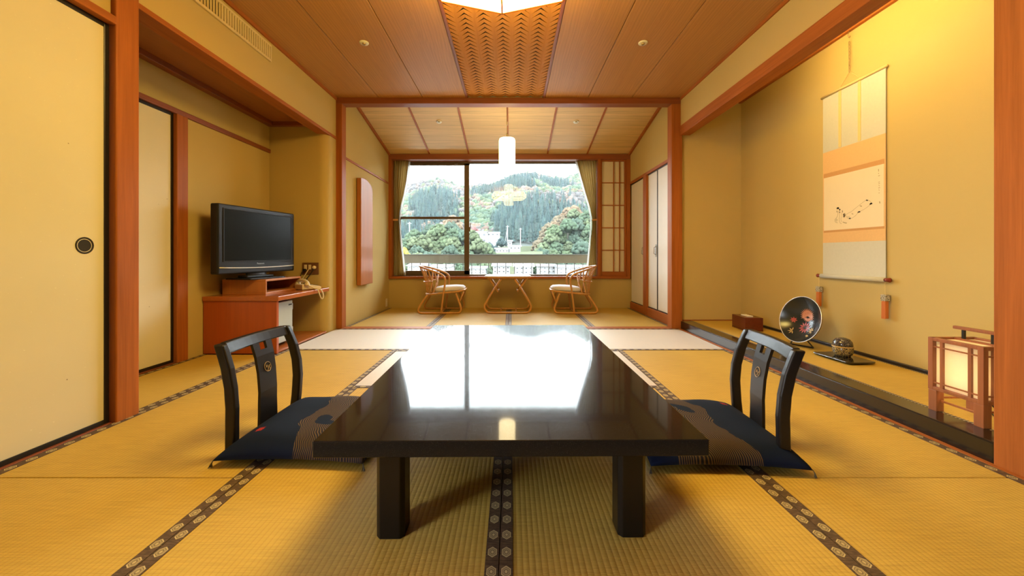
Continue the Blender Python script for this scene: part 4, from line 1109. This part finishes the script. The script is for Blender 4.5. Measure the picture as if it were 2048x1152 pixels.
# telephone
ph = thing('telephone', 'beige corded telephone on the end of the desk', 'telephone', (-2.04, 3.87, .478), R(55))
MB().prism([(-.095, .004), (.095, .004), (.095, .026), (-.02, .052), (-.095, .056)], -.075, .075, 'y').build('body', M['phone'], ph, .006, 3)
kp = MB().prism([(.0, .0485), (.088, .0285), (.088, .0305), (.0, .0505)], -.06, .055, 'y').build('keypad_plate', M['white_metal'], ph)
for i in range(4):
    for j in range(3):
        x = .018+i*.018; B(x-.006, x+.006, -.045+j*.022-.007, -.045+j*.022+.007, .046-.227*(x-.01), .052-.227*(x-.01)).build('key', M['handle_dark'], kp, .001)
hs = MB().tube(spline([(-.055, -.105, .062), (-.055, -.09, .074), (-.055, -.04, .090), (-.055, .04, .090), (-.055, .09, .074), (-.055, .105, .062)], 5), .017, 10).build('handset', M['phone'], ph, smooth=True)
for s in (-1, 1): MB().lathe([(.0, .046), (.024, .046), (.026, .058), (.02, .072), (0, .075)], 16, Matrix.Translation((-.055, s*.088, 0))).build('earpiece', M['phone'], hs, smooth=True)
cord = spline([(-.055, -.105, .05), (.0, -.125, .016), (.045, -.155, -.0), (.065, -.165, -.05), (.06, -.165, -.085), (.045, -.165, -.085), (.03, -.16, -.045), (.02, -.14, .010), (.02, -.08, .006)], 10)
MB().tube(cord, .0065, 8, rs=[.0068 if i % 2 else .0052 for i in range(len(cord))]).build('coiled_cord', M['phone'], ph, smooth=True)
# outlet plate on alcove end wall
op_ = thing('socket_panel', 'brown wall socket panel with ivory sockets and plugs behind the telephone', 'wall socket', (-2.12, 4.08, .68))
B(-.085, .085, -.012, 0, -.062, .062).build('plate', plain('brown_plate', (.16, .07, .03), .4, .1), op_, .003)
for x in (-.05, -.005): B(x-.015, x+.015, -.016, -.012, -.01, .04).build('socket', M['ivory'], op_, .002)
MB().lathe([(.017, 0), (.019, .02), (.012, .034)], 14, Matrix.Translation((.048, -.012, .012)) @ Matrix.Rotation(R(90), 4, 'X')).build('aerial_plug', M['ivory'], op_, smooth=True)
B(-.065, -.04, -.045, -.016, -.03, -.002).build('plug', M['plastic_black'], op_, .004)
for k, (x0, dx) in enumerate(((-.052, -.06), (-.005, -.09), (.045, -.10))):
    MB().tube(spline([(x0, -.03, -.005 if k != 1 else .0), (x0-.02, -.05, -.05), (x0+dx*.6, -.06, -.11), (x0+dx, -.06, -.192)], 6), .0045, 6).build('cable', M['plastic_black' if k != 1 else 'ivory'], op_, smooth=True)

# ================================================================== DISPLAY ALCOVE THINGS
ZF = .0858
# scroll
SY0, SW = 3.195, .535         # left edge (far) and width toward the viewer
sc = thing('hanging_scroll', 'tall silk hanging scroll with an ink figure painting on the alcove wall', 'hanging scroll', (2.592, SY0, .65))
def sbox(u0, u1, z0, z1, n, m, d0=-.003, d1=0, parent=sc, bev=0): return B(d0, d1, -u1, -u0, z0, z1).build(n, M[m], parent, bev)
HT = 1.475
sbox(0, SW, .0, .272, 'lower_silk', 'scroll_pale'); sbox(0, SW, 1.015, HT, 'upper_silk', 'scroll_pale')
sbox(0, SW, .272, 1.015, 'middle_silk', 'scroll_orange', -.0035)
sbox(.008, SW-.008, .355, .372, 'inner_band', 'scroll_brown', -.0042); sbox(.008, SW-.008, .805, .84, 'inner_band', 'scroll_brown', -.0042)
pt = sbox(.012, SW-.012, .372, .805, 'painting', 'paper', -.0048)
for u in (.165, .335): sbox(u-.012, u+.012, 1.02, HT+.004, 'hanging_strip', 'scroll_strip', -.0055)
MB().tube([(-.004, .014, HT), (-.004, -SW-.012, HT)], .010, 10).build('top_rod', M['scroll_strip'], sc, smooth=True)
ro = MB().tube([(-.014, .006, .0), (-.014, -SW-.006, .0)], .017, 14).build('bottom_roller', M['scroll_pale'], sc, smooth=True)
for s, yv in ((1, .006), (-1, -SW-.006)): MB().tube([(-.014, yv, 0), (-.014, yv+s*.012, 0), (-.014, yv+s*.034, 0), (-.014, yv+s*.038, 0)], .015, 12, rs=[.012, .012, .016, .010]).build('roller_knob', M['red_knob'], ro, smooth=True)
MB().tube([(-.006, -.165, HT+.008), (-.006, -.255, HT+.10), (-.006, -.345, HT+.008)], .0025, 6).build('hanging_cord', M['scroll_strip'], sc)
def ink(strokes, name, mat):
    for pts, wd in strokes:
        mb = MB(); P = []
        for (px, py) in pts:
            s = (px-50)/900; yt = 285-225*s; yb = 1085-65*s; t = (py-yt)/(yb-yt)
            P.append(Vector((0, .012+s*(SW-.024), .805-t*.433)))
        if len(P) == 1: P.append(P[0]+Vector((0, .006, .001)))
        P = spline(P, 4) if len(P) > 2 else P
        for i in range(len(P)-1):
            a, b = P[i], P[i+1]; d = (b-a); d = d.normalized() if d.length > 1e-7 else Vector((0,1,0)); nn = Vector((0, -d.z, d.y))*wd
            q = [a+nn-d*wd*.4, a-nn-d*wd*.4, b-nn+d*wd*.4, b+nn+d*wd*.4]
            mb.add([(-.0052, -p.y, p.z) for p in q], [(0, 1, 2, 3)])
        mb.build(name, M[mat], pt)
ink([([(275, 742), (292, 732), (303, 742)], .006), ([(318, 752), (322, 765)], .006), ([(362, 772), (366, 800)], .0025), ([(275, 785), (272, 795)], .0025), ([(318, 790), (322, 806)], .003),
     ([(468, 893), (490, 893)], .0045), ([(600, 805), (615, 792), (630, 795)], .0045), ([(770, 680), (785, 665), (795, 672)], .005), ([(718, 615), (740, 618)], .004), ([(380, 825), (388, 850), (384, 872)], .004)], 'ink_stroke', 'ink')
ink([([(283, 745), (275, 775), (288, 795), (305, 790), (312, 765)], .0015), ([(290, 800), (285, 850), (262, 890), (240, 915), (250, 950), (285, 960)], .0018), ([(262, 905), (255, 925), (268, 935), (280, 915), (262, 905)], .002),
     ([(310, 800), (318, 860), (312, 910), (325, 960), (350, 975)], .0015), ([(345, 800), (355, 860), (340, 900), (352, 950)], .0012), ([(395, 815), (405, 840), (392, 875)], .0035), ([(372, 950), (400, 960), (430, 965)], .0035),
     ([(430, 880), (470, 893), (520, 885), (570, 845), (610, 800), (680, 760), (740, 715), (785, 668), (770, 630), (725, 615), (680, 640), (620, 690), (560, 740), (500, 790), (440, 820), (410, 850)], .0013),
     ([(630, 700), (655, 708)], .004), ([(510, 820), (530, 828)], .003), ([(420, 860), (460, 870), (480, 860)], .0012),
     ([(883, 140), (885, 175)], .003), ([(882, 200), (886, 210)], .0025), ([(880, 245), (900, 238)], .0025), ([(880, 342), (900, 338)], .0022), ([(882, 366), (900, 362)], .0022), ([(885, 392), (898, 400)], .0022), ([(882, 430), (902, 426)], .0025), ([(888, 455), (892, 470)], .0022), ([(884, 508), (898, 505)], .002), ([(896, 640), (902, 665)], .004)], 'thin_ink_stroke', 'ink_soft')
# chain the scroll hangs from
ch = thing('hanging_chain', 'dark metal hook chain above the scroll', 'chain', (2.583, SY0-.255, .65+HT+.095))
topz = 2.53-(.65+HT+.095)
MB().tube(spline([(0, 0, topz), (-.012, .0, topz-.03), (0, 0, topz-.05), (.006, 0, topz-.035)], 4), .003, 6).build('hook', M['brass'], ch)
nl = int((topz-.05)/.026)
for k in range(nl):
    z = .012+k*.026; aa = k % 2
    pts = [((.006*math.cos(a) if aa else 0), (0 if aa else .006*math.cos(a)), z+.015*math.sin(a)) for a in [2*PI*i/10 for i in range(10)]]
    MB().tube(pts, .002, 5, True).build('link', M['brass'], ch)
# scroll weights
def weight(u, label, z):
    t = thing('scroll_weight', label, 'scroll weight', (2.574, SY0-u, z), 0, 'weights hanging from the scroll roller')
    B(-.016, .016, -.020, .020, .100, .145).build('weight_block', M['weight'], t, .004, 2)
    MB().tube([(0, 0, .145), (0, 0, .65-.014-z)], .0015, 5).build('cord', M['scroll_strip'], t)
    tm_ = MB().box(-.012, .012, -.014, .014, -.02, .100)
    o = tm_.build('tassel', M['tassel'], t, .003)
    for k in range(6): MB().tube([(-.0125, -.0115+k*.0046, .095), (-.013, -.0122+k*.0049, -.022)], .0022, 5).build('strand', M['tassel'], o)
    return t
weight(-.022, 'far patterned scroll weight with orange tassel', .65-.235); weight(SW+.012, 'near patterned scroll weight with orange tassel', .65-.245)
# tissue box
tb = thing('tissue_box', 'dark mahogany tissue box holding white tissue', 'tissue box', (2.352, 3.835, ZF), R(-4))
B(-.085, .085, -.125, .125, 0, .012).build('base', M['tissue_box'], tb, .002); B(-.085, .085, -.125, .125, .012, .130).build('cover', M['tissue_box'], tb, .004)
MB().prism([(-.035+.01*random.random(), -.06+.12*i/6) for i in range(7)]+[(.03-.01*random.random(), .06-.12*i/6) for i in range(7)], .129, .139).build('tissue', M['tissue'], tb, .003)
# lacquer bowl on stand
bw = thing('lacquer_bowl', 'large round black lacquer bowl with flower decoration propped upright', 'bowl', (2.36, 3.12, ZF))
nrm = Vector((-.96, -.14, .24)).normalized()
m = Matrix.Translation((-.02, -.02, .215)) @ nrm.to_track_quat('Z', 'Y').to_matrix().to_4x4()
RB = .185
pz = lambda r: .075*(r/RB)**2 - .055
MB().lathe([(RB*.992*i/20, pz(RB*.992*i/20)) for i in range(21)], 48, m, False).build('inside', M['bowl_in'], bw, smooth=True)
MB().lathe([(RB, pz(RB)-.002), (RB-.01, pz(RB)-.022), (.14, pz(.14)-.028), (.10, pz(.1)-.026), (.06, pz(.06)-.024), (.06, -.095), (0, -.095)], 48, m, False).build('outside', M['bowl_out'], bw, smooth=True)
MB().tube([m @ Vector((RB*math.cos(a), RB*math.sin(a), pz(RB))) for a in [2*PI*i/56 for i in range(56)]], .0032, 6, True).build('rim', M['bowl_rim'], bw, smooth=True)
# frame of the bowl face: up direction and right direction as seen from the room
inv = m.to_3x3().inverted(); upl = (inv @ Vector((0, 0, 1))); upl.z = 0; upl.normalize(); rtl = Vector((upl.y, -upl.x, 0))
def petals(cu, cv, n, r0, r1, wd, a0, a1, name, mat):
    mb = MB()
    for k in range(n):
        a = R(a0+(a1-a0)*k/max(1, n-1)); d = Vector((math.cos(a), math.sin(a))); pp = Vector((-d.y, d.x))
        pts = [Vector((cu, cv))+d*r0, Vector((cu, cv))+d*(r0+r1)/2+pp*wd, Vector((cu, cv))+d*r1, Vector((cu, cv))+d*(r0+r1)/2-pp*wd]
        out = []
        for p in pts:
            q3 = rtl*p.x+upl*p.y; out.append(m @ Vector((q3.x, q3.y, pz(p.length)+.0018)))
        mb.add(out, [(0, 1, 2, 3)])
    mb.build(name, M[mat], bw)
petals(0, .04, 17, .014, .062, .0055, -25, 205, 'chrysanthemum', 'petal_orange'); petals(0, .04, 11, .0, .035, .0045, -10, 190, 'chrysanthemum', 'petal_orange'); petals(0, .035, 7, .01, .045, .005, 215, 325, 'chrysanthemum', 'petal_orange')
petals(-.10, -.01, 7, .0, .026, .006, 0, 300, 'red_blossom', 'petal_red'); petals(0, -.055, 11, .01, .05, .007, 0, 330, 'red_blossom', 'petal_red')
petals(.07, -.07, 7, .0, .03, .005, 20, 300, 'gold_blossom', 'petal_gold'); petals(.06, -.11, 4, .0, .022, .004, 200, 320, 'gold_blossom', 'petal_gold'); petals(-.08, -.10, 5, .0, .03, .004, 100, 300, 'gold_blossom', 'petal_gold')
stn = MB().tube([(.02, -.09, .006), (.005, -.05, .05), (.08, .01, .14)], .006, 6); stn.build('stand_leg', M['black'], bw)
MB().tube([(-.06, .05, .006), (-.03, .05, .05), (.05, .06, .14)], .006, 6).build('stand_leg', M['black'], bw)
MB().tube([(.02, -.09, .006), (-.06, .05, .006)], .006, 6).build('stand_bar', M['black'], bw)
# lacquer board + jar
bd = thing('lacquer_board', 'black lacquer display board under the lidded jar', 'board', (2.345, 2.72, ZF), R(3))
ow = [(x, y) for x, y in arc(.075, .125, .025, 0, 90, 4)]+arc(-.075, .125, .025, 90, 180, 4)+arc(-.075, -.125, .025, 180, 270, 4)+arc(.075, -.125, .025, 270, 360, 4)
MB().prism(ow, .008, .018).build('plate', M['lacquer'], bd, .003)
for sy in (-1, 1): B(-.07, .07, sy*.09-.008, sy*.09+.008, 0, .008).build('foot', M['lacquer'], bd)
jr = thing('lidded_jar', 'small round porcelain incense jar with domed dark lid', 'jar', (2.365, 2.745, ZF+.018))
MB().lathe([(0, 0), (.044, 0), (.046, .006), (.056, .016), (.060, .036), (.060, .062), (.058, .066), (0, .066)], 40).build('body', M['jar'], jr, smooth=True)
MB().lathe([(.058, .063), (.0615, .065), (.0615, .069), (.058, .072)], 40).build('gilt_band', M['petal_gold'], jr, smooth=True)
MB().lathe([(.058, .069), (.058, .084), (.053, .104), (.040, .120), (.020, .128), (0, .130)], 40).build('lid', M['jar_lid'], jr, smooth=True)
# andon lantern
an = thing('floor_lantern', 'lit wooden floor lantern with paper sides beside the right pillar', 'lantern', (2.105, 1.735, ZF), R(0))
A = .098; zb, zt = .098, .345
wz = M['andon_wood']
for sx in (-1, 1):
    for sy in (-1, 1):
        B(sx*A-.011, sx*A+.011, sy*A-.011, sy*A+.011, zb, zt).build('corner_post', wz, an, .002)
        B(sx*(A-.008)-.018, sx*(A-.008)+.018, sy*(A-.008)-.018, sy*(A-.008)+.018, 0, zb).build('leg', wz, an, .002)
for z in (zb, zt-.016):
    for s in (-1, 1):
        B(-A, A, s*A-.010, s*A+.010, z, z+.016).build('rail', wz, an, .002); B(s*A-.010, s*A+.010, -A, A, z, z+.016).build('rail', wz, an, .002)
for s in (-1, 1):
    for k in (-1, 1):
        B(k*.055-.006, k*.055+.006, s*(A+.002)-.005, s*(A+.002)+.005, zb+.016, zt-.016).build('upright', wz, an)
        B(s*(A+.002)-.005, s*(A+.002)+.005, k*.055-.006, k*.055+.006, zb+.016, zt-.016).build('upright', wz, an)
    for z in (zb+.036, zt-.042):
        B(-A, A, s*(A+.005)-.003, s*(A+.005)+.003, z-.003, z+.003).build('crossbar', wz, an); B(s*(A+.005)-.003, s*(A+.005)+.003, -A, A, z-.003, z+.003).build('crossbar', wz, an)
    B(-A, A, s*(A-.012)-.004, s*(A-.012)+.004, .058, .066).build('stretcher', wz, an); B(s*(A-.012)-.004, s*(A-.012)+.004, -A, A, .046, .054).build('stretcher', wz, an)
    B(-A+.01, A-.01, s*(A-.007)-.0007, s*(A-.007)+.0007, zb+.01, zt-.01).build('paper_side', M['andon_paper'], an)
    B(s*(A-.007)-.0007, s*(A-.007)+.0007, -A+.01, A-.01, zb+.01, zt-.01).build('paper_side', M['andon_paper'], an)
B(-A+.008, A-.008, -A+.008, A-.008, zt-.012, zt-.009).build('paper_top', M['andon_paper'], an)
B(-.006, .006, -A, A, zt-.008, zt+.001).build('top_bar', wz, an)
for s in (-1, 1): B(-.005, .005, s*.055-.005, s*.055+.005, zt, zt+.042).build('handle_post', M['black'], an)
B(-.010, .010, -.092, .092, zt+.042, zt+.056).build('handle_bar', wz, an, .002)
MB().lathe([(0, .15), (.012, .15), (.022, .175), (.026, .20), (.018, .225), (0, .232)], 20).build('bulb', emit('lantern_bulb', (1, .72, .35), 34), an, smooth=True)
MB().tube([(0, 0, .10), (0, 0, .152)], .010, 8).build('bulb_holder', M['ivory'], an)
MB().tube(spline([(.01, -.03, .09), (.02, -.06, .04), (.04, -.05, .004), (.12, .05, .004)], 5), .0028, 6).build('cable', M['plastic_black'], an)
